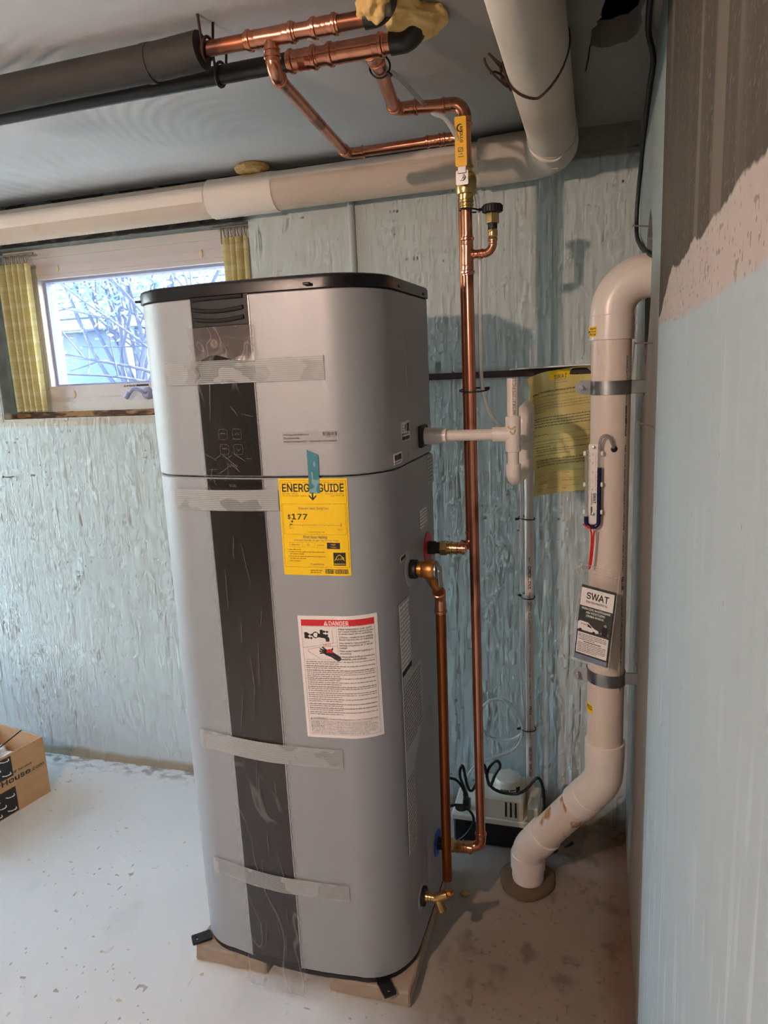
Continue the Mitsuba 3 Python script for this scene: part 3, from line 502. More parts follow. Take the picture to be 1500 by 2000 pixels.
sh = Sheet(onfront(-0.052, 1.306, 0.0014), 0.02); sh.text('Turbo', 0, 0, 0.007, 'b'); sh.emit(H, INK, 'panel_print')
sh = Sheet(onfront(-0.050, 1.2625, 0.0014), 0.02); sh.text('DUAL', 0, 0, 0.005, 'b'); sh.emit(H, INK, 'panel_print')
# protective film over the stripe, loose and wrinkled, hanging past the base
def film_wob(S, Z): return 0.0035 * meshkit.fbm(np.stack([S * 30 + Z * 4, Z * 9, S * 0 + 2.2], -1), 3)
put('film', patch(P0 - 0.006, P1 + 0.008, 0.075, 1.262, 0.0026, 24, 0.0002, 90, film_wob), 'mat_film', H, smooth=True, label='clear wrinkled protective film')
put('film', patch(P0 - 0.004, P1 + 0.006, 1.275, 1.575, 0.0026, 24, 0.0002, 36, lambda S, Z: 0.005 * meshkit.fbm(np.stack([S * 40, Z * 26, S * 0 + 7.2], -1), 3)), 'mat_film', H, smooth=True, label='clear crinkled film on the control panel')
def flap_shape(S, Z):
    return 0.004 + 0.018 * np.clip((1.575 - Z) / 0.06, 0, 1) * (0.35 + meshkit.fbm(np.stack([S * 26, Z * 22, S * 0 + 1.2], -1), 3))
fl = patch(P0 - 0.012, P1 + 0.010, 1.530, 1.598, 0.002, 26, 0.0002, 12, flap_shape); v = fl.vertices
k = (v[:, 2] - 1.530) / 0.068; u = np.tile(np.repeat(np.linspace(0, 1, 26), 12), 2); v[:, 2] -= (1 - k) * (0.020 * np.exp(-((u - 0.08) / 0.1) ** 2) - 0.012 * np.exp(-((u - 0.45) / 0.22) ** 2) + 0.004 * u); fl.vertices = v
put('film_flap', fl, 'mat_film_haze', H, smooth=True, label='hazy folded film flap above the panel')
put('film_tail', patch(P0 - 0.008, P1 + 0.012, 0.008, 0.076, 0.006, 20, 0.0002, 12, lambda S, Z: 0.022 * np.clip((0.076 - Z) / 0.07, 0, 1) + 0.004 * meshkit.fbm(np.stack([S * 30, Z * 30, S * 0], -1), 2)), 'mat_film', H, smooth=True, label='loose end of film below the base')
def streaks(name, spec, z_tilt, seed):
    r = np.random.default_rng(seed); ms = []
    for s, z, L, ang in spec:
        n = 8; t = np.linspace(-.5, .5, n); ss = s + L * t * math.sin(ang) + 0.0015 * np.cumsum(r.normal(size=n)) * 0.4; zz = z + L * t * math.cos(ang); w = 0.00045 * (1 - (2 * t) ** 2) + 0.00008
        ms.append(sweep([hw(np.append(np.array(front(a, 0.0058)), b)) for a, b in zip(ss, zz)], w, 6))
    put(name, cat(ms), 'mat_crease', H, smooth=True, kind='stuff')  # wrinkle highlights put in as thin pale strips
r_ = np.random.default_rng(12)
streaks('film_crease_glint', [(-0.045, 1.322, 0.05, 2.2), (-0.03, 1.305, 0.03, 2.3), (-0.09, 1.29, 0.03, 0.3), (-0.02, 1.425, 0.03, 2.4), (0.01, 1.415, 0.03, 1.8), (-0.075, 1.47, 0.14, 0.12), (0.018, 1.56, 0.03, 2.7), (0.022, 1.545, 0.03, 2.6), (-0.085, 1.275, 0.02, 2.8)] + [(r_.uniform(-0.1, 0.02), r_.uniform(1.29, 1.33), r_.uniform(.015, .04), r_.uniform(.8, 2.3)) for _ in range(7)], 0, 4)
streaks('film_crease_glint', [(-0.062 + r_.uniform(-.03, .07), z, r_.uniform(.04, .12), r_.normal(0, 0.12)) for z in (1.13, 1.09, 1.03, 0.97, 0.93, 0.86, 0.83, 0.78, 0.74, 0.58, 0.55, 0.52, 0.4, 0.33, 0.3, 0.2, 0.17, 0.15, 0.13, 0.12)], 0, 5)
# strips of ribbed clear packing tape across the stripe
def tape(s0, s1, z0, z1, w, ragged=0):
    m = patch(s0, s1, -w / 2, w / 2, 0.0034, 40, 0.0003, 6, lambda S, Z: 0.003 * np.exp(-((S - (P0 + P1) / 2) / 0.08) ** 4) + 0.0012 * meshkit.fbm(np.stack([S * 60, Z * 60, S * 0], -1), 2))
    v = m.vertices; n = len(v) // 2; f = np.tile(np.repeat(np.linspace(0, 1, 40), 6), 2); v[:, 2] += z0 + (z1 - z0) * f; m.vertices = v
    put('packing_tape', m, 'mat_tape', H, smooth=True, label='ribbed clear packing tape strip')
tape(-0.192, 0.182, 1.506, 1.506, 0.048)
tape(-0.200, 0.064, 1.231, 1.235, 0.046)
tape(-0.200, 0.170, 0.645, 0.638, 0.048)
tape(-0.200, 0.165, 0.298, 0.290, 0.044)
m = extrude(Polygon([(-0.0115, -0.058), (0.0115, -0.058), (0.0125, 0.022), (-0.0115, 0.034)]), 0.0005); m = m.subdivide_to_size(0.02)
m.vertices = onfront(0.145, 1.307, 0.0022)(np.asarray(m.vertices)); put('blue_tape', m, 'mat_tape_blue', H, smooth=False, label='teal blue tape tab holding the yellow label')
# the yellow energy label
def label(name, s0, z0, w, h, fill, key_label, d=0.0006, tilt=0.0, r=0.0):
    sh = Sheet(onfront(s0, z0, d, tilt), 0.016); g = sbox(0, 0, w, h); g = g.buffer(-r).buffer(r) if r else g
    b = extrude(g, 0.0006).subdivide_to_size(0.012); b.vertices = sh.f(np.asarray(b.vertices)); k = put(name, b, fill, H, smooth=False, label=key_label); return sh, k
sh, k = label('energy_label', 0.064, 1.071, 0.149, 0.210, 'mat_yellow', 'yellow energy guide label', 0.001, -0.01)
sh.frame(0.003, 0.018, 0.143, 0.188, 0.0006, 'a'); sh.text('ENERGY', 0.0075, 0.182, 0.0165, 'k', width=0.074, bold=True); sh.text('GUIDE', 0.0865, 0.182, 0.0165, 'k', width=0.055, bold=True)
sh.rect(0.0725, 0.168, 0.0032, 0.022, 'k'); sh.line([(0.0668, 0.1985), (0.0741, 0.1895), (0.0814, 0.1985)], 0.0032, 'k'); sh.poly(Polygon([(0.066, 0.172), (0.0741, 0.163), (0.0822, 0.172), (0.0822, 0.1755), (0.0741, 0.1675), (0.066, 0.1755)]), 'k')
sh.text('U.S. Government', 0.006, 0.2005, 0.0026, 'a', width=0.024); sh.text('Federal law prohibits removal of this label before consumer purchase.', 0.142, 0.2005, 0.0026, 'a', 'r', width=0.088)
sh.text('Water Heater - Heat Pump', 0.007, 0.1765, 0.0028, 'a', width=0.036); sh.text('Tank Size (Storage Capacity): 72 gallons', 0.007, 0.1722, 0.0028, 'a', width=0.054); sh.text('LG Electronics U.S.A., Inc (LG)', 0.141, 0.1765, 0.0028, 'a', 'r', width=0.04); sh.text('Model: APHWC501M', 0.141, 0.1722, 0.0028, 'a', 'r', width=0.028)
sh.frame(0.006, 0.090, 0.137, 0.066, 0.0005, 'a'); sh.text('Estimated Yearly Energy Cost', 0.0745, 0.144, 0.0052, 's', 'c', width=0.066); sh.text('$', 0.016, 0.1235, 0.0088, 'k', bold=True); sh.text('177', 0.025, 0.1225, 0.0118, 'k', width=0.035, bold=True)
sh.poly(Polygon([(0.0225, 0.1195), (0.0285, 0.1195), (0.0255, 0.1145)]), 'k'); sh.rect(0.0205, 0.110, 0.0055, 0.0022, 'k'); sh.rect(0.020, 0.110, 0.113, 0.0006, 's')
for x in (0.020, 0.132): sh.rect(x, 0.106, 0.0006, 0.010, 's')
for x in (0.0485, 0.0765, 0.1045): sh.rect(x, 0.1075, 0.0006, 0.0025, 's')
sh.text('$177', 0.019, 0.102, 0.003, 'a'); sh.text('$747', 0.136, 0.100, 0.003, 'a', 'r'); sh.text('Cost Range of Similar Models', 0.0765, 0.094, 0.0028, 'a', 'c', width=0.038)
sh.text('First Hour Rating', 0.0745, 0.0815, 0.0058, 's', 'c', width=0.052, bold=True); sh.text('(How much hot water you get in the first hour of use)', 0.0765, 0.0755, 0.0036, 's', 'c', width=0.098)
sh.frame(0.0165, 0.062, 0.083, 0.0105, 0.0004, 'a'); sh.rect(0.0445, 0.062, 0.0004, 0.0105, 'a'); sh.rect(0.072, 0.062, 0.0004, 0.0105, 'a'); sh.rect(0.0995, 0.059, 0.0285, 0.0135, 'k')
sh.text('very small', 0.0305, 0.0658, 0.003, 's', 'c'); sh.text('low', 0.0585, 0.0658, 0.003, 's', 'c'); sh.text('medium', 0.0855, 0.0655, 0.003, 's', 'c'); sh.text('High', 0.1137, 0.0672, 0.0034, 'y', 'c', d0=0.0009); sh.text('72 Gallons', 0.1137, 0.0615, 0.003, 'y', 'c', d0=0.0009, width=0.014)
for y, n in ((0.0555, 1), (0.0505, 2), (0.0405, 2), (0.0305, 1)):
    sh.rect(0.0125, y + 0.0005, 0.0013, 0.0013, 's'); sh.rows(0.0155, y, 0.080 if n > 1 else 0.058, n, 0.0045, 0.0018, 'a', 0.45)
sh.text('ftc.gov/energy', 0.076, 0.0235, 0.0032, 's', 'c'); sh.rect(0.1125, 0.0225, 0.0262, 0.0285, 'k')
sh.poly(LineString([(0.1155 + 0.0205 * k / 16, 0.0335 + 0.0125 * math.sin(math.pi * k / 16)) for k in range(17)]).buffer(0.0006), 'y', 0.0009, 0.0012)
sh.line([(0.1155, 0.0345), (0.119, 0.0375), (0.121, 0.0345), (0.124, 0.0385), (0.1265, 0.035), (0.1295, 0.0385)], 0.0007, 'y'); sh.m['y'][-1].apply_translation([0, 0, 0.0003])
sp = [(0.1325 + (0.0045 if k % 2 == 0 else 0.0018) * math.sin(k * math.pi / 5), 0.0385 + (0.0045 if k % 2 == 0 else 0.0018) * math.cos(k * math.pi / 5)) for k in range(10)]; g = Polygon(sp); sh.poly(g.difference(g.buffer(-0.0006)), 'y', 0.0009, 0.0012)
sh.text('ENERGY STAR', 0.1256, 0.0243, 0.003, 'y', 'c', width=0.0235, bold=True, d0=0.0009); sh.bars(0.093, 0.004, 0.050, 0.0105, 'k'); sh.rows(0.060, 0.010, 0.029, 2, 0.0045, 0.0018, 'a', 0.8); sh.emit(k, INK)
# the red and white danger label
sh, k = label('danger_label', 0.090, 0.690, 0.178, 0.288, 'mat_paper', 'white label with red danger heading', 0.0006, 0.012)
sh.rect(0.007, 0.265, 0.163, 0.0145, 'r'); sh.text('DANGER', 0.070, 0.2665, 0.0098, 'w', width=0.044, bold=True, d0=0.0009); tr = Polygon([(0.058, 0.2665), (0.068, 0.2665), (0.063, 0.2775)]); sh.poly(tr.difference(LineString([(0.063, 0.2685), (0.063, 0.2735)]).buffer(0.0007)), 'w', 0.0009, 0.0012)
sh.frame(0.007, 0.0075, 0.163, 0.2565, 0.0005, 'g'); sh.rect(0.086, 0.187, 0.0005, 0.078, 'g'); sh.rect(0.007, 0.187, 0.163, 0.0005, 'g')
txt = ['Water temperature over 125\u00b0F', 'can cause instant severe burns', 'or even death from scalding.', None, 'Children, disabled and elderly', 'are at highest risk of scalding.', None, "See owner's manual before", 'setting temperature of water', 'heater.', None, 'Feel water before bathing or', 'showering.', None, 'Temperature limiting valves are', 'available, see manual.']
y = 0.2565
for t in txt:
    if t: sh.text(t, 0.090, y, 0.0036, 'k', width=min(0.076, 0.00265 * len(t)), bold=True); y -= 0.0055
    else: y -= 0.0022
for x, yy, r in ((0.0165, 0.243, 0.0075), (0.052, 0.250, 0.0065)): sh.poly(Point(x, yy).buffer(r).intersection(sbox(x - r * 0.55, yy - r, x + r * 0.55, yy + r)), 'k')
for x, yy in ((0.025, 0.241), (0.061, 0.248)):
    for a in range(4): sh.poly(Point(x + 0.0045 * math.cos(a * 1.57 + .7), yy + 0.0055 * math.sin(a * 1.57 + .7)).buffer(0.0026), 'k')
sh.poly(Point(0.038, 0.244).buffer(0.0075).difference(Point(0.0385, 0.244).buffer(0.0055)), 'k'); sh.poly(LineString([(0.042, 0.244), (0.060, 0.2405), (0.0645, 0.236), (0.0645, 0.229)]).buffer(0.0042, cap_style=2), 'k')
sh.text('HOT', 0.063, 0.2185, 0.0062, 'r', 'c'); sh.line([(0.009, 0.214), (0.054, 0.222)], 0.0006, 'g'); sh.line([(0.072, 0.224), (0.085, 0.229)], 0.0006, 'g'); sh.line([(0.045, 0.189), (0.018, 0.206), (0.020, 0.211), (0.050, 0.217), (0.085, 0.219)], 0.0006, 'g'); sh.line([(0.0765, 0.226), (0.076, 0.258)], 0.0006, 'g')
hand = unary_union([LineString([(0.086, 0.190), (0.072, 0.199), (0.060, 0.204)]).buffer(0.0062), LineString([(0.060, 0.204), (0.046, 0.202)]).buffer(0.0016), LineString([(0.061, 0.206), (0.045, 0.207)]).buffer(0.0016), LineString([(0.061, 0.207), (0.047, 0.212)]).buffer(0.0016), LineString([(0.063, 0.207), (0.052, 0.216)]).buffer(0.0016), LineString([(0.070, 0.203), (0.074, 0.213)]).buffer(0.0018)]); sh.poly(hand, 'k')
sh.poly(Point(0.067, 0.205).buffer(0.007).intersection(sbox(0.055, 0.203, 0.08, 0.212)), 'r', 0.0009, 0.0011); sh.line([(0.071, 0.197), (0.080, 0.193)], 0.0022, 'r')
for yy, n in ((0.181, 2), (0.171, 2), (0.161, 4), (0.142, 2), (0.132, 2), (0.122, 3), (0.107, 3), (0.092, 2), (0.081, 2), (0.071, 2), (0.061, 2)):
    sh.rows(0.011, yy, 0.155, n, 0.0048, 0.0019, 'g', 0.5)
for yy in (0.1765, 0.1665, 0.1475, 0.1275, 0.113, 0.098, 0.0865, 0.0765, 0.067, 0.0515): sh.rect(0.0072, yy + 0.008 if False else yy - 0.0068 + 0.0008, 0.162, 0.0003, 'g')
sh.poly(Polygon([(0.011, 0.0435), (0.0155, 0.0435), (0.01325, 0.0485)]), 's'); sh.text('WARNING', 0.0165, 0.043, 0.0062, 's', width=0.034); sh.text(': Cancer and Reproductive Harm - www.P65Warnings.ca.gov', 0.053, 0.0435, 0.0038, 's', width=0.113)
sh.rect(0.0072, 0.0405, 0.162, 0.0004, 'g'); sh.text('WARNING: RISK OF ELECTRIC SHOCK CAN CAUSE INJURY OR DEATH.', 0.011, 0.0362, 0.0034, 's', width=0.138); sh.text('DISCONNECT ALL REMOTE ELECTRIC POWER SUPPLIES BEFORE SERVICING.', 0.011, 0.0316, 0.0034, 's', width=0.154); sh.rect(0.0072, 0.0298, 0.162, 0.0004, 'g')
sh.text('WARNING', 0.011, 0.0240, 0.0056, 's', width=0.031); sh.text(': HOT TAP WATER CAN PRODUCE 3RD DEGREE SCALD', 0.045, 0.0245, 0.0036, 's', width=0.118); sh.text('BURNS - IN 2 SECONDS AT 66 C (150 F), IN 5 SECONDS AT 60 C (140 F), 30', 0.011, 0.0195, 0.0036, 's', width=0.153)
sh.text('SECONDS AT 54 C (130 F). THERMOSTAT WAS FACTORY SET AT 60 C', 0.011, 0.0147, 0.0036, 's', width=0.148); sh.text('(140 F). CONTACT QUALIFIED PERSONNEL FOR ADJUSTMENTS.', 0.011, 0.0099, 0.0036, 's', width=0.132); sh.emit(k, INK)
# the small notice strip and the stickers on the right side
sh, k = label('notice_label', 0.083, 1.352, 0.120, 0.026, 'mat_acrylic', 'clear notice strip with small print')
sh.text('FTC Energy Guide label is for', 0.002, 0.0185, 0.0032, 's', width=0.055, bold=True); sh.text('US customers only.', 0.002, 0.0115, 0.0032, 's', width=0.035, bold=True); sh.text("Guide de l'\u00e9nergie du FTC - Pour les \u00c9tats-Unis seulement.", 0.002, 0.0045, 0.0032, 's', width=0.114, bold=True); sh.bars(0.087, 0.0165, 0.029, 0.0075, 's'); sh.rows(0.094, 0.0135, 0.022, 1, 0.003, 0.0012, 'g', 1); sh.emit(k, INK)
def side(y0, z0, d=0.0006):      # print on the flat right side: x runs back, y up
    o = hw([HW / 2 + d, y0, z0]); return planar(o, hw([0, 1, 0]) - hw([0, 0, 0]), [0, 0, 1])
def side_label(y0, y1, z0, z1, fill, what, lab=None, poly=None):
    sh = Sheet(side(y0, z0)); b = extrude(poly or sbox(0, 0, y1 - y0, z1 - z0), 0.0006); b.vertices = sh.f(np.asarray(b.vertices)); k = put('side_label', b, fill, H, smooth=False, label=lab); what(sh, y1 - y0, z1 - z0); sh.emit(k, INK); return k
ys = lambda Y: Y - HO[1] - 0.0076
def w1(sh, w, h): sh.bars(w * .62, h * .45, w * .3, h * .45, 'k'); sh.rect(w * .42, h * .55, w * .1, h * .3, 'k'); sh.rows(w * .1, h * .8, w * .2, 5, .006, .002, 's', 1); sh.rows(w * .08, h * .32, w * .8, 1, .005, .003, 's', 1); sh.bars(w * .08, h * .06, w * .84, h * .18, 'k'); sh.frame(w * .03, h * .03, w * .94, h * .94, .0005, 's')
side_label(ys(1.520), ys(1.590), 1.337, 1.380, 'mat_white', w1, 'white barcode sticker')
side_label(ys(1.460), ys(1.520), 1.294, 1.318, 'mat_white', lambda s, w, h: (s.bars(w * .1, h * .35, w * .8, h * .5, 'k'), s.rows(w * .1, h * .12, w * .8, 1, .004, .002, 's', 1)), 'small white barcode sticker')
side_label(ys(1.735), ys(1.79), 1.205, 1.278, 'mat_label_grey', lambda s, w, h: s.rows(.004, h - .01, w - .01, 7, .009, .003, 'g', .6), 'grey sticker below the seam')
side_label(ys(1.645), ys(1.72), 1.105, 1.160, 'mat_label_grey', lambda s, w, h: s.rows(.004, h - .008, w - .01, 6, .008, .003, 'w', .6))
side_label(ys(1.475), ys(1.535), 1.075, 1.09, 'mat_label_grey', lambda s, w, h: s.rect(.004, .003, w * .6, h * .5, 'k'))
side_label(ys(1.452), ys(1.532), 0.80, 0.985, 'mat_label_grey', lambda s, w, h: (s.rows(.004, h - .012, w - .01, 15, .0105, .0045, 'w', .7), s.rect(.003, 0.012, w - .006, .012, 'k')), 'grey side label with white rows')
def w2(sh, w, h): sh.rows(.006, h - .02, w - .02, 18, .009, .004, 'g', .7)
side_label(ys(1.452), ys(1.612), 0.56, 0.80, 'mat_label_grey', w2, 'large grey wiring diagram sticker', Polygon([(0, 0), (0.07, 0), (0.16, 0.10), (0.16, 0.24), (0, 0.24)]))
side_label(ys(1.452), ys(1.515), 0.36, 0.56, 'mat_label_grey', lambda s, w, h: s.rows(.004, h - .012, w - .01, 18, .0105, .0045, 'g', .8))
side_label(ys(1.60), ys(1.655), 0.17, 0.30, 'mat_label_grey', lambda s, w, h: s.rows(.004, h - .012, w - .01, 10, .011, .003, 'g', .7))
ln = [put('side_seam', xf(cbox(-0.0006, 0.0006, 1.40, 1.60, -0.0003, 0.0006), frame(hw([HW / 2, ys(1.585), 0]), [0, 0, 1], [0, 1, 0]) @ np.eye(4)) if False else rod(hw([HW / 2, ys(1.585), 1.40]), hw([HW / 2, ys(1.585), 1.57]), 0.0009, 8), 'mat_galv', H)]
for y, z in ((1.575, 1.305), (1.615, 1.31)): put('screw_dimple', lathe(hw([HW / 2 - 0.002, ys(y), z]), hw([1, 0, 0]) - hw([0, 0, 0]), [(0, 0.006), (0.003, 0.005), (0.0035, 0.001)], 14), 'mat_galv', H)
SX = hw([1, 0, 0]) - hw([0, 0, 0])
def port(y, z, r, c, th=0.003, name='port_ring', lab=None): return put(name, lathe(hw([HW / 2 - 0.001, ys(y), z]), SX, [(0, r), (th, r), (th + 0.001, r * 0.95)], 32), c, H, label=lab)
port(1.712, 1.050, 0.040, 'mat_red_ring', lab='red hot water port ring'); port(1.705, 0.214, 0.036, 'mat_blue_ring', lab='blue cold water port ring')
for y, z in ((1.712, 1.050), (1.705, 0.214)): put('nipple', lathe(hw([HW / 2, ys(y), z]), SX, [(0, 0.0165), (0.02, 0.0165), (0.021, 0.0145), (0.036, 0.0145)], 24), 'mat_blackrub', H)
port(1.548, 1.041, 0.040, 'mat_label_grey', 0.0025, lab='grey relief valve port ring'); put('port_seal', lathe(hw([HW / 2, ys(1.548), 1.041]), SX, [(0.0, 0.022), (0.018, 0.022), (0.0185, 0.017)], 24), 'mat_blackrub', H)
port(1.538, 0.182, 0.034, 'mat_label_grey', 0.0025); put('port_seal', lathe(hw([HW / 2, ys(1.538), 0.182]), SX, [(0.0, 0.024), (0.010, 0.024), (0.0105, 0.018)], 24), 'mat_blackrub', H)
put('condensate_socket', xf(cbox(-0.03, 0.03, -0.026, 0.026, 0, 0.012, 0.004), frame(hw([HW / 2 - 0.002, ys(1.693), 1.333]), hw([0, 1, 0]) - hw([0, 0, 0]), [0, 0, 1])), 'mat_blackrub', H)
# the brass drain valve
dv = hw([HW / 2 + 0.006, ys(1.538), 0.182]); D1 = SX
DV = put('drain_valve', cat(lathe(dv, D1, [(0, 0.013), (0.012, 0.013), (0.013, 0.0105), (0.016, 0.0105), (0.017, 0.0125), (0.019, 0.0125), (0.020, 0.0105), (0.030, 0.0115)], 20), rod(dv + D1 * 0.030, dv + D1 * 0.062 + V(0, 0.004, 0.016), 0.0125, 20, [(0, 0.0115), (0.02, 0.0125), (0.034, 0.011)]),
    lathe(dv + D1 * 0.036, unit(V(0.35, -0.10, -0.94)), [(0, 0.012), (0.03, 0.0125), (0.031, 0.0138), (0.034, 0.0138), (0.035, 0.0125), (0.037, 0.0138), (0.041, 0.0138), (0.0415, 0.010), (0.030, 0.009)], 20)), 'mat_brass', H, label='small brass drain valve')
put('stem', cat(rod(dv + D1 * 0.062 + V(0, 0.004, 0.016), dv + D1 * 0.070 + V(0, 0.005, 0.020), 0.009, 12), xf(cbox(-0.008, 0.008, -0.002, 0.002, 0, 0.008, 0.001), frame(dv + D1 * 0.069 + V(0, 0.005, 0.0195), [0, 1, 0], unit(V(-0.45, 0, 0.9))))), 'mat_bronze', DV)
# concrete blocks it stands on
for x0, x1, y0, lab, sd in ((-0.992, -0.790, 1.372, 'low rough concrete block under the left foot of the water heater', 1), (-0.616, -0.412, 1.366, 'low rough concrete block under the right foot of the water heater', 2)):
    m = cbox(x0, x1, y0, 1.86, 0.0, ZB - 0.001, 0.004).subdivide_to_size(0.02); v = m.vertices; e = (meshkit.fbm(v * 30 + sd, 3) - 0.5) * 0.006; c = np.array([(x0 + x1) / 2, 1.6, 0]); v[:, :2] += (np.sign(v - c) * e[:, None] * (np.abs(v - c) > [0.095, 0.22, 9]))[:, :2]
    m.vertices = v; put('concrete_block', m, 'mat_paver', smooth=False, label=lab, category='concrete block', group='concrete blocks under the water heater')

# ------------------------------------------------------------------ copper pipework
R34 = 0.0125
CP = thing('cold_water_pipe', 'copper cold riser with yellow-handled ball valve beside the water heater', 'water pipe')
XC, YC, ZT = -0.292, 1.700, 2.062
cport = hw([HW / 2 + 0.036, ys(1.705), 0.214])
c0 = V(XC + 0.002, YC, 0.214)
put('union_nut', cat(hexprism(cport - SX * 0.002, SX, 0.016, 0.0185), lathe(cport + SX * 0.014, SX, [(0, 0.015), (0.006, 0.015), (0.007, 0.017), (0.012, 0.017), (0.013, 0.0148), (0.024, 0.0148)], 24)), 'mat_brass', CP)
put('connector', coupling(cport + SX * 0.034, cport + SX * 0.062, R34, 0.7), 'mat_copper_fit', CP)
put('elbow', elbow(c0, cport - c0, [0, 0, 1], 0.052, 0.045, R34, 0.022, 0.7), 'mat_copper_fit', CP)
put('pipe', cat(rod(cport + SX * 0.05, c0 + V(-0.04, 0, 0), R34), rod(c0 + V(0, 0, 0.035), [XC, YC, 1.845], R34, 24)), 'mat_copper', CP)
put('tee', cat(rod([XC, YC, 1.698], [XC, YC, 1.784], R34, 24, bead_prof(0.086, R34)), coupling([XC + 0.010, YC, 1.743], [XC + 0.036, YC, 1.743], 0.0085, 0.6)), 'mat_copper_fit', CP)
eb = V(XC + 0.058, YC, 1.743)
put('elbow', elbow(eb, [-1, 0, 0], [0, 0, 1], 0.028, 0.030, 0.0085, 0.020, 0.6), 'mat_copper_fit', CP)
vb = thing('vacuum_breaker', 'small brass valve with black round knob on the copper riser', 'valve')
zv = eb + V(0, 0, 0.026)
put('body', cat(lathe(zv, [0, 0, 1], [(0, 0.0095), (0.003, 0.0110), (0.007, 0.0095), (0.010, 0.0110), (0.018, 0.0110)], 24), hexprism(zv + V(0, 0, 0.018), [0, 0, 1], 0.006, 0.0125), hexprism(zv + V(0, 0, 0.036), [0, 0, 1], 0.022, 0.0160)), 'mat_brass', vb)
put('packing', lathe(zv + V(0, 0, 0.024), [0, 0, 1], [(0, 0.0105), (0.012, 0.0105)], 20), 'mat_blackrub', vb)
zk = zv + V(0, 0, 0.058)
put('knob', cat(lathe(zk, [0, 0, 1], [(0, 0.0165), (0.002, 0.0215), (0.014, 0.0222), (0.018, 0.0205), (0.020, 0.011), (0.0205, 0.010)], 32), *[rod(zk + V(0.0217 * math.cos(a), 0.0217 * math.sin(a), 0.003), zk + V(0.0222 * math.cos(a), 0.0222 * math.sin(a), 0.015), 0.0018, 6) for a in np.arange(20) * math.pi / 10]), 'mat_blackrub', vb)
# ball valve
zb = 1.845
vprof = [(0, 0.0145), (0.006, 0.0145), (0.007, 0.0165), (0.011, 0.0165), (0.012, 0.0140), (0.016, 0.0140), (0.017, 0.0165), (0.024, 0.0165), (0.026, 0.0150), (0.040, 0.0160), (0.041, 0.0215), (0.052, 0.0235), (0.066, 0.0230), (0.080, 0.0240), (0.094, 0.0220), (0.100, 0.0170), (0.112, 0.0160), (0.113, 0.0180), (0.119, 0.0180), (0.120, 0.0150), (0.134, 0.0150)]
put('valve_body', cat(lathe([XC, YC, zb - 0.003], [0, 0, 1], [(a * 0.75, b) for a, b in vprof], 28), rod([XC, YC - 0.018, 1.900], [XC, YC - 0.034, 1.900], 0.010, 18)), 'mat_brass', CP)
BV = put('valve_handle', cat(xf(extrude(sbox(-0.0105, -0.012, 0.0105, 0.012).buffer(0.003), 0.0022), frame([XC - 0.002, YC - 0.036, 1.900], [1, 0, 0], [0, 0, 1])), sweep([[XC - 0.002, YC - 0.0372, 1.908], [XC - 0.002, YC - 0.043, 1.922], [XC - 0.001, YC - 0.043, 1.934]], 0.0001, 4), cbox(XC - 0.011, XC + 0.008, YC - 0.0405, YC - 0.0375, 1.908, 1.930, 0.001), hexprism([XC - 0.002, YC - 0.0382, 1.900], [0, -1, 0], 0.006, 0.0078), rod([XC - 0.002, YC - 0.044, 1.900], [XC - 0.002, YC - 0.048, 1.900], 0.0042, 12)), 'mat_steel', CP)
g = extrude(sbox(-0.0095, 0, 0.0095, 0.094).buffer(0.003), 0.0055); put('grip', xf(g, frame([XC - 0.0025, YC - 0.0375, 1.925], [1, 0, 0], [0, 0, 1])), 'mat_yellow_handle', BV, smooth=False, label='yellow plastic grip')
sh = Sheet(planar([XC - 0.0025, YC - 0.0375 - 0.0055 + 0.0004, 1.925], [1, 0, 0], [0, 0, 1])); sh.poly((Point(-0.0005, 0.074).buffer(0.0080).difference(Point(0.0008, 0.074).buffer(0.0060))).difference(sbox(0.003, 0.06, 0.02, 0.09)), 'k')
tt = meshkit.text_mesh('APOLLO', 0.0062, 0.0003, True); tt.apply_transform(trimesh.transformations.rotation_matrix(-math.pi / 2, [0, 0, 1])); b = tt.bounds; tt.apply_translation([0.002 - (b[0][0] + b[1][0]) / 2, 0.078 - b[1][1], 0.0006]); tt.apply_scale([1, 1, 1]); sh.add(tt, 'k')
sh.frame(-0.006, 0.026, 0.011, 0.009, 0.001, 's'); sh.line([(-0.005, 0.027), (0.004, 0.034)], 0.001, 's'); sh.rect(-0.003, 0.021, 0.007, 0.0012, 's'); sh.rows(-0.007, 0.016, 0.014, 1, 0.002, 0.0012, 's', 1); sh.emit(BV, INK)
put('pipe', rod([XC, YC, 1.925], [XC, YC, ZT - 0.03], R34 + 0.0012, 24), 'mat_copper', CP)
ce = V(XC, YC, ZT)
put('elbow', elbow(ce, [-1, 0, 0], [0, 0, -1], 0.052, 0.052, R34 + 0.001, 0.030), 'mat_copper_fit', CP)
k1 = V(-0.448, YC - 0.006, ZT + 0.004)
put('pipe', rod(ce + V(-0.04, 0, 0), k1 + V(0.03, 0, 0), R34 + 0.001, 24), 'mat_copper', CP)
k2 = V(-0.400, 1.395, 2.055)
put('elbow', elbow(k1, [1, 0.02, 0], k2 - k1, 0.055, 0.040, R34 + 0.001, 0.022), 'mat_copper_fit', CP)
put('pipe', rod(k1 + unit(k2 - k1) * 0.03, k2, R34 + 0.001, 24), 'mat_copper_tarn' if False else 'mat_copper', CP)

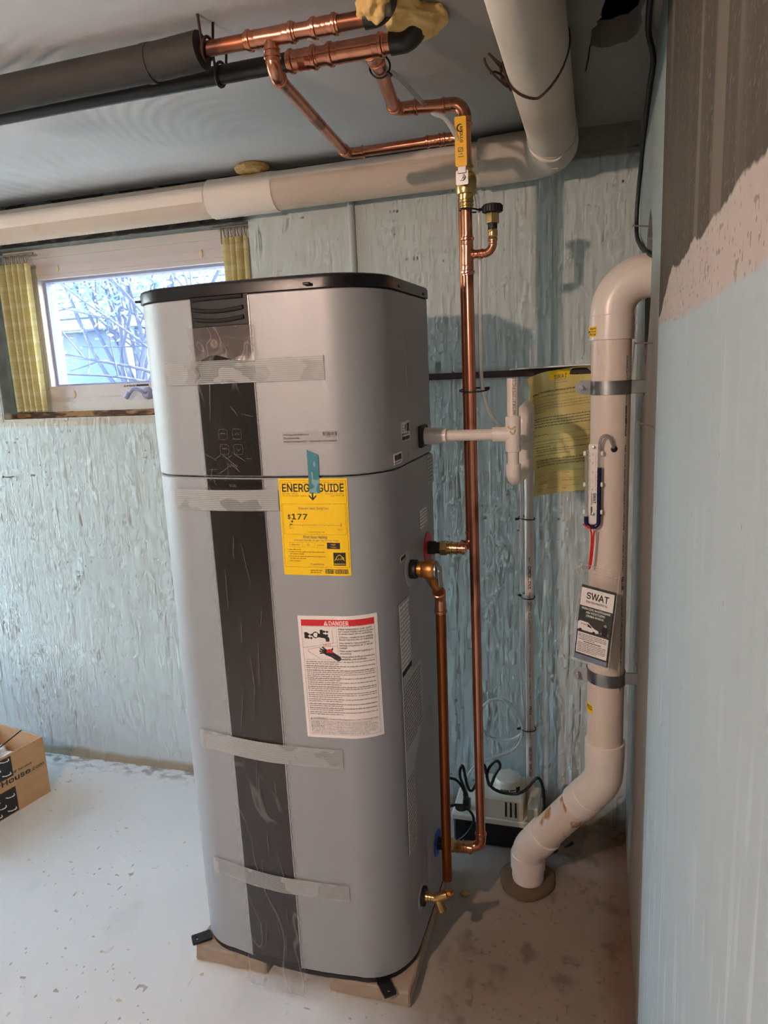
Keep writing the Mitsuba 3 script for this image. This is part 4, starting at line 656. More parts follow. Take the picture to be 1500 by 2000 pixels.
MP = thing('black_water_main', 'black painted pipe along the ceiling ending in an elbow up', 'water pipe')
YM, ZM = 1.356, 2.062
put('pipe', rod([-2.6, YM + 0.012, ZM - 0.004], [-0.555, YM, ZM], 0.0165, 24), 'mat_pipe_black', MP)
put('coupling', coupling([-0.560, YM, ZM], [-0.500, YM, ZM], 0.0165, 1.1), 'mat_copper_fit', MP)
put('pipe', rod([-0.51, YM, ZM], [-0.36, YM, ZM], 0.0165, 24), 'mat_copper', MP)
put('tee', cat(coupling([-0.483, YM, ZM], [-0.372, YM, ZM], 0.0165, 1.1), rod([-0.402, YM, ZM - 0.004], [-0.402, YM + 0.045, ZM - 0.006], 0.0145, 24, bead_prof(0.045, 0.0135, 0.7))), 'mat_copper_fit', MP)
put('elbow', sweep(fillet([[-0.362, YM, ZM], [-0.312, YM, ZM], [-0.312, YM, CZ + 0.06]], 0.030, 10), 0.0195, 24), 'mat_pipe_black', MP)
TM = thing('insulated_water_main', 'pipe along the ceiling, grey foam insulation at left, copper tee at right', 'water pipe')
YI, ZI = 1.246, 2.060
put('insulation', cat(sweep([[-2.6, YI + 0.015, ZI - 0.012], [-1.6, YI + 0.008, ZI - 0.012], [-0.760, YI, ZI - 0.004], [-0.676, YI - 0.0, ZI]], 0.031, 28), rod([-0.79, YI, ZI - 0.005], [-0.775, YI, ZI - 0.005], 0.0325, 28)), 'mat_foam_ins', TM, smooth=40, label='grey foam insulation sleeve')
put('pipe', rod([-0.69, YI, ZI], [-0.585, YI, ZI], 0.0125, 20), 'mat_copper_old', TM)
put('tee', cat(coupling([-0.590, YI, ZI], [-0.497, YI, ZI], 0.0135), rod([-0.543, YI, ZI], [-0.543, YI, ZI - 0.040], 0.0115, 20, [(0, 0.0125), (0.028, 0.0125), (0.029, 0.015), (0.033, 0.015), (0.034, 0.0125), (0.040, 0.0125)])), 'mat_copper_fit', TM)
put('pipe', rod([-0.5, YI, ZI], [-0.44, YI, ZI], 0.0125, 20), 'mat_copper', TM)
put('coupling', coupling([-0.470, YI, ZI], [-0.420, YI, ZI], 0.0135), 'mat_copper_fit', TM)
put('pipe', rod([-0.425, YI, ZI], [-0.36, YI, ZI], 0.0125, 20), 'mat_copper_old', TM)
put('elbow', sweep(fillet([[-0.375, YI, ZI], [-0.335, YI, ZI], [-0.335, YI, CZ + 0.06]], 0.026, 10), 0.0165, 22), 'mat_pipe_black', TM)
HP = thing('hot_water_pipe', 'copper hot riser just behind the cold riser, with a branch overhead', 'water pipe')
XH, YH, ZH = -0.306, 1.738, 2.000
h0 = V(-0.543, YI, 2.004); h1 = V(-0.580, YH - 0.006, ZH); h2 = V(XH, YH, ZH + 0.004)
put('elbow', elbow(h0, [0, 0, 1], h1 - h0, 0.040, 0.034, 0.0112, 0.022, 0.7), 'mat_copper_fit', HP)
put('pipe', rod(h0 + unit(h1 - h0) * 0.03, h1 - unit(h1 - h0) * 0.02, 0.0112, 20), 'mat_copper', HP)
put('elbow', elbow(h1, h0 - h1, [1, 0.02, 0], 0.036, 0.044, 0.0112, 0.02, 0.7), 'mat_copper_fit', HP)
put('pipe', rod(h1 + V(0.03, 0, 0), h2 - V(0.03, 0, 0), 0.0112, 20), 'mat_copper', HP)
put('coupling', coupling(h2 - V(0.085, 0, 0), h2 - V(0.045, 0, 0), 0.0112, 0.8), 'mat_copper_fit', HP)
put('elbow', elbow(h2, [-1, 0, 0], [0, 0, -1], 0.045, 0.050, 0.0116, 0.022, 0.8), 'mat_copper_fit', HP)
hport = hw([HW / 2 + 0.036, ys(1.712), 1.050]); hz = 1.050
put('pipe', rod(h2 - V(0, 0, 0.03), [XH, YH, hz + 0.02], 0.0118, 20), 'mat_copper_tarn', HP)
he = V(XH, YH, hz)
put('elbow', elbow(he, hport - he, [0, 0, 1], 0.026, 0.036, 0.0115, 0.016, 0.6), 'mat_copper_fit', HP)
put('connector', coupling(hport + SX * 0.036, hport + SX * 0.062, 0.0125, 0.7), 'mat_copper_fit', HP)
put('union_nut', cat(hexprism(hport - SX * 0.002, SX, 0.018, 0.0190), lathe(hport + SX * 0.016, SX, [(0, 0.015), (0.006, 0.015), (0.007, 0.0175), (0.012, 0.0175), (0.013, 0.0148), (0.024, 0.0148)], 24)), 'mat_brass', HP)
# relief valve and its discharge tube
RV = thing('relief_valve', 'bronze relief valve with copper discharge tube down the heater side', 'valve')
rp = hw([HW / 2 + 0.018, ys(1.548), 1.041])
rb = rp + SX * 0.032
put('body', cat(lathe(rp - SX * 0.002, SX, [(0, 0.0145), (0.007, 0.0150), (0.008, 0.0185), (0.014, 0.0190), (0.015, 0.0175), (0.022, 0.0215), (0.036, 0.0240), (0.043, 0.0225), (0.046, 0.0205)], 28), rod(rb - V(0, 0, 0.006), rb + V(0.010, 0.022, -0.046), 0.016, 22, [(0, 0.0175), (0.030, 0.0165), (0.046, 0.0150)])), 'mat_bronze', RV)
put('cap', lathe(rp + SX * 0.044, SX, [(0, 0.0215), (0.003, 0.0215), (0.0045, 0.0195), (0.006, 0.010), (0.0065, 0.004)], 26), 'mat_galv', RV)
put('lever', cat(xf(cbox(-0.0055, 0.0055, -0.040, 0.008, 0, 0.002, 0.0005), frame(rp + SX * 0.056 + V(0, -0.016, 0.006), [0.72, 0.69, 0], [-0.08, 0.06, 1])), rod(rp + SX * 0.048, rp + SX * 0.058 + V(0, -0.012, 0.004), 0.004, 12), rod(rp + SX * 0.055 + V(0, -0.022, 0.004), rp + SX * 0.057 + V(0, 0.000, 0.004), 0.0025, 10)), 'mat_steel', RV)
q0 = rb + V(0.009, 0.020, -0.042); q1 = V(-0.357, 1.592, 0.955)
q2 = V(-0.364, 1.600, 0.178)
put('elbow', elbow(q1, q0 - q1, q2 - q1, 0.030, 0.040, R34, 0.024, 0.8), 'mat_copper_fit', RV)
put('discharge_tube', rod(q1 + V(0, 0, -0.03), q2, R34, 24), 'mat_copper_tarn', RV, label='tarnished copper discharge tube')
# ------------------------------------------------------------------ condensate line, pump, tubes and cords
CD = thing('condensate_drain', 'white plastic drain pipe with tee and trap behind the copper risers', 'drain pipe')
cs = hw([HW / 2 + 0.008, ys(1.693), 1.333]); XT = -0.192
put('adapter', lathe(cs, SX, [(0, 0.0205), (0.030, 0.0205), (0.031, 0.0185), (0.055, 0.0180)], 24), 'mat_pvc_fit', CD)
put('pipe', cat(rod(cs + SX * 0.03, [XT, 1.692, 1.332], 0.0135), rod([XT, 1.692, 1.33], [XT, 1.692, 1.462], 0.0135, 22), rod([XT, 1.692, 1.30], [XT, 1.692, 1.24], 0.0135, 22)), 'mat_pvc_small', CD)
put('tee', cat(rod([XT, 1.692, 1.291], [XT, 1.692, 1.374], 0.0175, 24, [(0, 0.0165), (0.001, 0.0178), (0.082, 0.0178), (0.083, 0.0165)]), rod([XT - 0.048, 1.692, 1.332], [XT, 1.692, 1.332], 0.0175, 24, [(0, 0.0165), (0.001, 0.0178), (0.048, 0.0178)])), 'mat_pvc_fit', CD)
for a, z in ((0.0, 0.0), (0.5, 0.012)):
    put('glue_smear', sweep(spline([[XT - 0.010 + a * 0.01, 1.692 - 0.0172, 1.352 - z], [XT - 0.002 + a * 0.006, 1.692 - 0.0183, 1.346 - z], [XT + 0.006, 1.692 - 0.0175, 1.352 - z * 0.6]], 8), 0.0022, 8), 'mat_glue', CD)
put('trap_elbow', sweep(fillet([[XT, 1.692, 1.262], [XT, 1.692, 1.225], [XT + 0.012, 1.812, 1.225], [XT + 0.012, 1.812, 1.30]], 0.024, 10), 0.0175, 24), 'mat_pvc_fit', CD)
put('trap_pipe', rod([XT + 0.012, 1.812, 1.29], [XT + 0.012, 1.812, 1.35], 0.0135, 20), 'mat_pvc_small', CD)
put('return_elbow', sweep(fillet([[XT + 0.012, 1.812, 1.33], [XT + 0.012, 1.812, 1.372], [XT - 0.002, 2.100, 1.372], [XT - 0.002, 2.100, 1.30]], 0.026, 10), 0.0172, 24), 'mat_pvc_fit', CD)
XD, YD = XT - 0.002, 2.100
DP = put('down_pipe', rod([XD, YD, 1.31], [XD, YD, 0.105], 0.0133, 24), 'mat_pvc_small', CD)
def round_print(cx, cy, r, ang0, zs, parent, runs, up=False):
    """lettering running down (or up) an upright pipe"""
    f = lambda p: np.stack([cx + (r + p[:, 2]) * np.sin(ang0 + p[:, 1] / r), cy - (r + p[:, 2]) * np.cos(ang0 + p[:, 1] / r), p[:, 0]], -1)
    for s, z, h, w, bold in runs:
        m = meshkit.text_mesh(s, h, 0.0003, bold); b = m.bounds; m.apply_translation([-b[0][0], -h / 2, 0.0002]); m.apply_scale([w / (b[1][0] - b[0][0]), 1, 1]); v = m.vertices.copy()
        v[:, 0] = (z + v[:, 0]) if up else (z - v[:, 0]); v[:, 1] = -v[:, 1] if up else v[:, 1]; m.vertices = f(v)
        put('print', m, 'mat_ink', parent, smooth=False, kind='stuff')
round_print(XD, YD, 0.0133, 0.12, 0, DP, [('3/4"', 0.925, 0.0055, 0.02, False), ('CRESLINE', 0.897, 0.0085, 0.072, True), ('PVC', 0.815, 0.0055, 0.022, False), ('SCH 40', 0.784, 0.0105, 0.05, False), ('480 PSI WATER AT 73\u00b0F PVC 1120 NSF-pw-G ASTM D1785-21', 0.726, 0.0055, 0.275, False), ('PPFA', 0.443, 0.007, 0.03, True), ('00222DCMXW 11', 0.405, 0.0055, 0.075, False), ('MADE IN USA', 0.305, 0.008, 0.05, True), ('NSF-dwv', 0.245, 0.0075, 0.045, True)])
round_print(XT, 1.692, 0.0136, 0.35, 0, CD, [('WATER AT 73\u00b0F PVC 1120', 1.378, 0.0075, 0.084 * 1.12, False)], up=True)
PU = thing('condensate_pump', 'white and black condensate pump on the floor behind the pipes', 'pump')
PX0, PX1, PY0, PY1 = -0.432, -0.158, 1.985, 2.135
put('tank', cbox(PX0 + 0.006, PX1 - 0.006, PY0 + 0.006, PY1 - 0.006, 0.0, 0.088, 0.006), 'mat_pump_black', PU, smooth=False, label='black reservoir')
put('lid', cat(cbox(PX0, PX1, PY0, PY1, 0.082, 0.104, 0.004), cbox(PX0 + 0.085, PX1 - 0.05, PY0 + 0.004, PY1 - 0.01, 0.10, 0.175, 0.006)), 'mat_pump_white', PU, smooth=False)
put('motor_cover', cat(lathe([-0.262, 2.07, 0.16], [0, 0, 1], [(0, 0.048), (0.032, 0.047), (0.044, 0.040), (0.050, 0.026), (0.051, 0.01)], 32), cbox(-0.195, -0.162, PY0 + 0.01, PY1 - 0.02, 0.10, 0.15, 0.004)), 'mat_pump_white', PU)
for x in (-0.335, -0.262, -0.247, -0.232): put('vent_slot', cbox(x, x + 0.006, PY0 + 0.002, PY0 + 0.008, 0.115, 0.165), 'mat_pump_black', PU, smooth=False)
for k in range(7): put('vent_slot', xf(cbox(0.0465, 0.0485, -0.007, 0.007, -0.0014, 0.0014), np.linalg.inv(np.eye(4)) @ trimesh.transformations.translation_matrix([-0.262, 2.07, 0.163 + 0.0042 * k]) @ trimesh.transformations.rotation_matrix(-0.75, [0, 0, 1])), 'mat_pump_black', PU, smooth=False)
put('port_cap', lathe([-0.405, 2.018, 0.1045], [0, 0, 1], [(0, 0.020), (0.001, 0.020), (0.0015, 0.016)], 24), 'mat_pump_black', PU)
sh = Sheet(lambda p: np.stack([-0.262 + (0.0476 + p[:, 2]) * np.sin(p[:, 0] / 0.047 + 0.05), 2.07 - (0.0476 + p[:, 2]) * np.cos(p[:, 0] / 0.047 + 0.05), 0.160 + p[:, 1]], -1)); sh.rows(-0.02, 0.020, 0.045, 3, 0.009, 0.004, 'k', .8); sh.emit(PU, INK)
t = thing('power_cord', 'black power cord looping over the condensate pump', 'cord')
loopB = [(-0.385, 2.02, 0.125), (-0.392, 1.985, 0.21), (-0.396, 1.965, 0.268), (-0.389, 1.965, 0.287), (-0.378, 1.965, 0.240), (-0.364, 1.965, 0.204), (-0.349, 1.965, 0.224), (-0.333, 1.960, 0.278), (-0.320, 1.955, 0.304), (-0.311, 1.950, 0.272), (-0.300, 1.942, 0.245), (-0.283, 1.945, 0.285), (-0.270, 1.950, 0.312), (-0.279, 1.955, 0.322), (-0.301, 1.958, 0.300), (-0.311, 1.958, 0.262), (-0.297, 1.955, 0.232), (-0.257, 1.950, 0.221), (-0.211, 1.95, 0.228), (-0.181, 1.955, 0.256), (-0.160, 1.962, 0.277), (-0.146, 1.970, 0.244), (-0.142, 1.975, 0.18), (-0.135, 1.98, 0.09), (-0.120, 2.0, 0.012), (-0.06, 2.06, 0.006)]
put('cable', sweep(spline(loopB, 220), 0.0045, 10), 'mat_cord', t, smooth=True)
put('plug', cat(xf(cbox(-0.012, 0.012, -0.010, 0.010, 0, 0.034, 0.003), frame([-0.388, 2.022, 0.1035], [1, 0, 0], [0, 1, 0])), rod([-0.388, 2.018, 0.137], [-0.390, 2.0, 0.165], 0.006, 12)), 'mat_cord', t)
t = thing('pump_cord', 'thin black cord curling down the front of the condensate pump', 'cord')
put('cable', sweep(spline([(-0.52, 1.90, 0.30), (-0.455, 1.945, 0.247), (-0.418, 1.968, 0.236), (-0.396, 1.99, 0.197), (-0.380, 2.03, 0.105)], 40), 0.0042, 10), 'mat_cord', t, smooth=True)
put('cable', sweep(spline([(-0.47, 1.93, 0.13), (-0.433, 1.955, 0.146), (-0.394, 1.962, 0.151), (-0.366, 1.965, 0.131), (-0.357, 1.967, 0.104), (-0.370, 1.968, 0.066), (-0.400, 1.965, 0.030), (-0.435, 1.96, 0.028)], 50), 0.0042, 10), 'mat_cord', t, smooth=True)
t = thing('clear_tube', 'clear vinyl tube running down beside the copper risers to the floor', 'tube')
put('upper_run', sweep(spline([(-0.52, 1.36, 2.098), (-0.435, 1.50, 2.092), (-0.40, 1.62, 2.085), (-0.362, 1.70, 2.050), (-0.326, 1.655, 2.020), (-0.300, 1.662, 1.975), (-0.285, 1.69, 1.93), (-0.270, 1.715, 1.86), (-0.267, 1.72, 1.79), (-0.268, 1.72, 1.674), (-0.270, 1.722, 1.523), (-0.268, 1.73, 1.439), (-0.256, 1.745, 1.385), (-0.232, 1.77, 1.345), (-0.205, 1.83, 1.31), (-0.196, 1.90, 1.28)], 160), 0.0052, 12), 'mat_vinyl', t, smooth=True)
put('lower_run', sweep(spline([(-0.196, 1.90, 1.28), (-0.212, 2.03, 1.23), (-0.218, 2.075, 1.187), (-0.215, 2.08, 1.126), (-0.214, 2.08, 1.04), (-0.217, 2.085, 0.8), (-0.216, 2.085, 0.5), (-0.214, 2.085, 0.36), (-0.235, 2.09, 0.332), (-0.275, 2.10, 0.312), (-0.316, 2.10, 0.314), (-0.345, 2.095, 0.345), (-0.350, 2.09, 0.40), (-0.320, 2.09, 0.447), (-0.268, 2.09, 0.452), (-0.232, 2.085, 0.416), (-0.216, 2.08, 0.37), (-0.232, 2.075, 0.308), (-0.273, 2.07, 0.28), (-0.330, 2.06, 0.256), (-0.375, 2.05, 0.222), (-0.392, 2.045, 0.17), (-0.392, 2.045, 0.105)], 220), 0.0048, 12), 'mat_vinyl', t, smooth=True)
def zip_tie(c, axis, r, label, tail, group=None):
    t = thing('cable_tie', label, 'cable tie', 'black cable ties on the pipes'); axis = unit(axis); M = frame(c, np.cross(axis, [0.3, 0.9, 0.2]), np.cross(axis, np.cross(axis, [0.3, 0.9, 0.2])))
    a = np.linspace(0, 2 * math.pi, 33); ringp = np.c_[np.cos(a) * r, np.sin(a) * r, 0 * a] @ M[:3, :3].T + c
    put('band', cat(sweep(ringp, 0.0018, 8), rod(np.asarray(c) + unit(tail) * r, np.asarray(c) + unit(tail) * (r + 0.011), 0.0036, 6)), 'mat_zip', t)
zip_tie([XC + 0.006, YC + 0.004, 1.839], [0.12, 0, 1], 0.0235, 'black cable tie just under the ball valve', [1, -0.3, -0.1])
zip_tie([XC + 0.006, YC + 0.016, 1.437], [0.0, -0.1, 1], 0.034, 'black cable tie round both copper risers above the plastic tee', [0.9, -0.5, 0.1])
zip_tie([XD - 0.006, YD - 0.006, 1.043], [0.1, 0, 1], 0.0235, 'black cable tie high on the thin white drain pipe', [-0.95, -0.3, -0.05])
zip_tie([XD - 0.006, YD - 0.006, 0.800], [0.08, -0.1, 1], 0.0225, 'black cable tie midway down the thin white drain pipe', [-0.8, -0.6, 0.3])
zip_tie([XD - 0.006, YD - 0.006, 0.365], [0.03, 0, 1], 0.0240, 'black cable tie low on the thin drain pipe at the tube loop', [-0.95, -0.3, 0])
bb = k1 + (k2 - k1) * 0.86
zip_tie(bb + V(0, 0, 0.003), k2 - k1, 0.0195, 'black cable tie on the overhead copper branch near the tee', [0.75, -0.1, -0.65])

# ------------------------------------------------------------------ wrapped drain pipes under the ceiling
BP = thing('wrapped_drain_pipe', 'large cream wrapped pipe along the ceiling turning along the back wall', 'drain pipe')
XB, ZB2, YB = -0.118, 2.044, 2.105
put('ceiling_run', cat(rod([XB + 0.006, 0.2, ZB2], [XB, 1.97, ZB2 - 0.001], 0.0585, 40)), 'mat_wrap_grey', BP, smooth=40)
put('elbow', sweep(fillet([[XB, 1.93, ZB2], [XB - 0.002, YB - 0.014, ZB2 - 0.004], [XB - 0.20, YB - 0.012, ZB2 - 0.010]], 0.072, 14), 0.0615, 40), 'mat_wrap_grey', BP, smooth=40)
zl = lambda x: 2.036 + (x + 0.2) * 0.006
put('wall_run', rod([-2.6, YB, zl(-2.6)], [-0.24, YB, zl(-0.24)], 0.0535, 40), 'mat_wrap', BP, smooth=40)
def wrapband(x0, x1, r, a0, a1, matn, name):      # a strip of pipe wrap over part of the wall run
    xs, an = np.linspace(x0, x1, 20), np.linspace(a0, a1, 14); X, A = np.meshgrid(xs, an, indexing='ij'); rr_ = r + 0.0022 * meshkit.fbm(np.stack([X * 40, A * 4, X * 0], -1), 2)
    v = np.stack([X, YB - rr_ * np.sin(A), zl(X) + rr_ * np.cos(A)], -1).reshape(-1, 3); w = np.stack([X, YB - (rr_ - 0.004) * np.sin(A), zl(X) + (rr_ - 0.004) * np.cos(A)], -1).reshape(-1, 3); n = 14; N = len(v); f = []
    for i in range(19):
        for j in range(13):
            a = i * n + j; f += [[a, a + n, a + n + 1], [a, a + n + 1, a + 1], [a + N, a + n + 1 + N, a + n + N], [a + N, a + 1 + N, a + n + 1 + N]]
    rim = [i * n for i in range(20)] + [19 * n + j for j in range(1, n)] + [i * n + n - 1 for i in range(18, -1, -1)] + [j for j in range(n - 2, 0, -1)]
    for a, b in zip(rim, rim[1:] + rim[:1]): f += [[a, b, b + N], [a, b + N, a + N]]
    put(name, trimesh.Trimesh(np.vstack([v, w]), f, process=False), matn, BP, smooth=40)
for x0, x1, a0, a1 in ((-2.5, -2.075, 1.0, 1.9), (-2.045, -1.155, 1.0, 1.85), (-0.94, -0.33, 0.5, 1.15)): wrapband(x0, x1, 0.0545, a0, a1, 'mat_wrap_tape', 'wrap_strip')
wrapband(-2.085, -2.045, 0.0555, 0.0, 2 * math.pi - 0.01, 'mat_wrap_tape', 'wrap_band'); wrapband(-1.15, -0.93, 0.0565, 0.0, 2 * math.pi - 0.01, 'mat_wrap_tape', 'wrap_band'); wrapband(-0.34, -0.22, 0.0565, 0.0, 2 * math.pi - 0.01, 'mat_wrap', 'wrap_band')
def torn(name, pts, r): put(name, sweep(spline(pts, 20), r, 8), 'mat_wrap_tape', BP, smooth=True)
torn('torn_edge', [(XB - 0.055, 1.955, ZB2 - 0.020), (XB - 0.035, 1.935, ZB2 - 0.052), (XB, 1.945, ZB2 - 0.0625), (XB + 0.028, 1.925, ZB2 - 0.052)], np.r_[np.linspace(0.001, 0.006, 10), np.linspace(0.006, 0.001, 10)])
torn('torn_edge', [(XB - 0.062, 1.98, ZB2 + 0.01), (XB - 0.058, 1.985, ZB2 - 0.022), (XB - 0.035, 2.005, ZB2 - 0.050), (XB + 0.01, 2.02, ZB2 - 0.064)], 0.002)
def foam(name_label, c, size, seed, n=10):
    r = np.random.default_rng(seed); m = trimesh.creation.icosphere(4, 1.0); v = m.vertices * np.array(size); v += m.vertices * (meshkit.fbm(m.vertices * 1.7 + seed, 3, seed)[:, None] - 0.45) * min(size) * 1.3; v[:, 2] = np.minimum(v[:, 2], CZ - c[2] + 0.01); m.vertices = v + np.array(c)
    put('spray_foam', m, 'mat_spray_foam', label=name_label, category='foam', group='foam lumps at the ceiling')
foam('yellow foam lump where the insulated pipe enters the ceiling', (-0.352, 1.236, 2.088), (0.027, 0.028, 0.036), 3)
foam('largest yellow foam blob round the black elbow at the ceiling', (-0.322, 1.372, 2.098), (0.050, 0.058, 0.028), 6)
foam('yellow foam lump on top of the wrapped pipe by the back wall', (-1.0, 2.085, 2.100), (0.050, 0.040, 0.018), 9)
t = thing('wire_tie', 'rusty twisted wire tied round the big wrapped ceiling pipe', 'wire')
a = np.linspace(-0.35, 3.55, 40); ringp = np.c_[XB + 0.061 * np.cos(a), 1.50 + 0.018 * np.cos(a) - 0.10 * np.clip(np.cos(a), 0, 1), ZB2 - 0.061 * np.sin(a)]
put('loop', sweep(ringp, 0.0024, 8), 'mat_rust', t, smooth=True)
e = ringp[-4]; put('twist', cat(*[sweep(spline(p, 24), 0.0022, 7) for p in ([e + V(0, 0, 0), e + V(-0.004, 0.02, -0.028), e + V(0.006, 0.0, -0.045), e + V(-0.016, -0.03, -0.030), e + V(-0.030, -0.04, -0.005)], [e + V(0.004, 0.02, -0.03), e + V(-0.014, -0.02, -0.004), e + V(-0.02, -0.045, -0.002), e + V(0.012, -0.03, -0.022), e + V(0.022, -0.036, -0.016), e + V(0.026, -0.03, -0.022)], [e + V(0.01, 0.025, -0.045), e + V(-0.006, 0.01, -0.02), e + V(-0.022, -0.02, -0.024)])]), 'mat_rust', t, smooth=True)
for x, y, z, r, lab, mm in ((-0.665, YI, ZI, 0.018, 'rusty wire hanger holding the insulated pipe at its end', 'mat_rust'), (-0.700, YM, ZM, 0.020, 'dark wire hanger round the black pipe', 'mat_cable'), (-2.065, YB, zl(-2.065), 0.060, 'thin wire hanger over the wrapped pipe above the window', 'mat_hookgrey')):
    t = thing('pipe_hanger', lab, 'hanger', 'wire pipe hangers'); a = np.linspace(0, 2 * math.pi, 30)
    put('loop', cat(sweep(np.c_[x + 0.004 * np.sin(a), y + r * np.cos(a), z + r * np.sin(a)], 0.0028, 8), rod([x, y + r, z], [x + 0.004, y + r + 0.004, CZ + 0.005], 0.0025, 8), rod([x, y - r, z], [x - 0.006, y - r + 0.004, CZ + 0.005], 0.0025, 8)), mm, t, smooth=True)

# ------------------------------------------------------------------ the radon vent pipe in the corner
RP = thing('vent_pipe', 'large white plastic vent pipe from the floor up the right corner', 'vent pipe')
XV, YV, RR = 0.026, 1.745, 0.0445
b0, b1, b2 = V(-0.181, 1.862, 0), V(-0.181, 1.862, 0.105), V(XV, YV, 0.430)
def socket(L, r=RR): return [(0, r * 1.07), (0.0015, r * 1.105), (L - 0.0015, r * 1.105), (L, r * 1.07)]
dgn = unit(b2 - b1)
put('floor_stub', rod(b0, [b0[0], b0[1], 0.09], RR, 36), 'mat_pvc_fit', RP)
put('stub_ring', rod([b0[0], b0[1], 0.020], [b0[0], b0[1], 0.048], RR * 1.03, 36), 'mat_pvc_fit', RP)
put('lower_elbow', cat(sweep(fillet([[b0[0], b0[1], 0.06], b1, b1 + dgn * 0.085], 0.10, 12), RR * 1.075, 36), rod([b0[0], b0[1], 0.048], [b0[0], b0[1], 0.098], RR, 36, socket(0.05)), rod(b1 + dgn * 0.055, b1 + dgn * 0.105, RR, 36, socket(0.05))), 'mat_pvc_fit', RP)
put('diagonal_pipe', rod(b1 + dgn * 0.08, b2 - dgn * 0.08, RR, 36), 'mat_pvc_stain', RP, label='slanting pipe with brown stains')
put('middle_elbow', cat(sweep(fillet([b2 - dgn * 0.10, b2, b2 + V(0, 0, 0.10)], 0.11, 12), RR * 1.075, 36), rod(b2 - dgn * 0.125, b2 - dgn * 0.075, RR, 36, socket(0.05)), rod(b2 + V(0, 0, 0.062), b2 + V(0, 0, 0.112), RR, 36, socket(0.05))), 'mat_pvc_fit', RP)
UP = put('upright_pipe', rod([XV, YV, 0.49], [XV, YV, 1.58], RR, 40), 'mat_pvc', RP)
put('upper_elbow', cat(sweep(fillet([[XV, YV, 1.56], [XV, YV, 1.672], [XV + 0.17, YV, 1.672]], 0.078, 16), RR * 1.075, 40), rod([XV, YV, 1.537], [XV, YV, 1.592], RR, 40, socket(0.055))), 'mat_pvc_fit', RP)
round_print(XV, YV, RR, 0.86, 0, UP, [('CHARLOTTE PIPE PVC-DWV PIPE', 1.50, 0.0045, 0.16, False), ('IPS NSF-DW', 1.39, 0.0045, 0.07, True), ('NSF-pw U.P. Code CELL CLASS PVC-DWV PIPE', 1.30, 0.0042, 0.20, False), ('Corr Main 2 ASTM', 1.09, 0.0042, 0.09, False), ('NLUR.', 0.985, 0.0075, 0.035, True), ('MADE IN THE U.S.A. CELLULAR CORE PVC', 0.935, 0.0045, 0.24, False)])
for z, s, t1, lab in ((1.557, -1.18, ('RADON', 'REDUCTION', 'SYSTEM'), 'small yellow warning sticker'), (0.638, -1.25, ('RADON', 'SYSTEM'), 'small yellow warning sticker')):
    rr2 = RR * (1.105 if z > 1 else 1.0) + 0.0003
    f = (lambda s, z, rr2: lambda p: np.stack([XV + (rr2 + p[:, 2]) * np.sin(s + p[:, 0] / rr2), YV - (rr2 + p[:, 2]) * np.cos(s + p[:, 0] / rr2), z + p[:, 1]], -1))(s, z, rr2)
    sh = Sheet(f); b = extrude(sbox(-0.03, -0.011, 0.022, 0.011), 0.0005).subdivide_to_size(0.006); b.vertices = f(np.asarray(b.vertices)); k = put('sticker', b, 'mat_yellow', RP, smooth=False, label=lab)
    for i, q in enumerate(t1): sh.text(q, 0.020, 0.004 - i * 0.0065, 0.0045, 'k', 'r')
    sh.emit(k, INK)
m = trimesh.creation.torus(0.052, 0.022, 36, 14); v = m.vertices; v[:, :2] *= 1 + 0.25 * (meshkit.fbm(v * 18, 3)[:, None] - 0.5); v[:, 2] *= 0.45; v[:, :2] *= 1.12; m.vertices = v + np.array([b0[0], b0[1], 0.004])
put('sealant_collar', m, 'mat_mortar', label='brown sealant collar round the vent pipe at the floor', category='sealant')
def strap(z, label, tiltn, ear):
    t = thing('pipe_strap', label, 'strap', 'metal straps on the vent pipe'); a = np.linspace(-2.2, 2.05, 40); r = RR + 0.0012
    v = []
    for s in a:
        for rr2, dz in ((r, -0.0155), (r, 0.0155), (r + 0.002, 0.0155), (r + 0.002, -0.0155)): v.append([XV + rr2 * math.sin(s), YV - rr2 * math.cos(s), z + dz + tiltn * math.sin(s)])
    f = []
    for i in range(39):
        for j in range(4):
            p, q = i * 4 + j, i * 4 + (j + 1) % 4; f += [[p, p + 4, q + 4], [p, q + 4, q]]
    f += [[0, 1, 2], [0, 2, 3], [156, 158, 157], [156, 159, 158]]
    put('band', trimesh.Trimesh(np.array(v, float), f, process=False), 'mat_galv', t, smooth=25)
    put('bracket', cat(cbox(XR - 0.030, XR + 0.001, YV - 0.018, YV - 0.012, z - 0.015, z + 0.015, 0.001), cbox(XR - 0.0025, XR + 0.001, YV - 0.018, YV + 0.05, z - 0.015, z + 0.015, 0.0008)), 'mat_galv', t, smooth=False)
    g = unary_union([Point(-0.012, 0).buffer(0.0165), sbox(-0.012, -0.0165, 0.014, 0.0165)])
    put('ear', xf(extrude(g, 0.002), frame([XV - RR - 0.006, YV - 0.012, z + 0.002], [1, 0, 0], [0, ear, 1])), 'mat_galv', t, smooth=False)
    put('bolt', cat(hexprism([XV - RR - 0.020, YV - 0.014, z + 0.002], [0, -1, -ear * 0.4], 0.006, 0.0065), rod([XV - RR - 0.020, YV - 0.012, z + 0.002], V(XV - RR - 0.020, YV - 0.032, z + 0.002 - ear * 0.012), 0.0035, 10)), 'mat_steel', t)
strap(1.431, 'upper metal strap holding the vent pipe, beside the yellow paper', 0.0, 0.0)
strap(0.722, 'lower metal strap holding the vent pipe, under the manual', -0.004, 0.35)
MN = thing('manometer', 'small U-tube gauge with blue liquid mounted on the vent pipe', 'gauge')
my = YV - RR - 0.005
MX = -0.010
sc = put('scale_card', cbox(MX - 0.011, MX + 0.010, my - 0.0015, my, 1.118, 1.306, 0.0004), 'mat_white', MN, smooth=False)
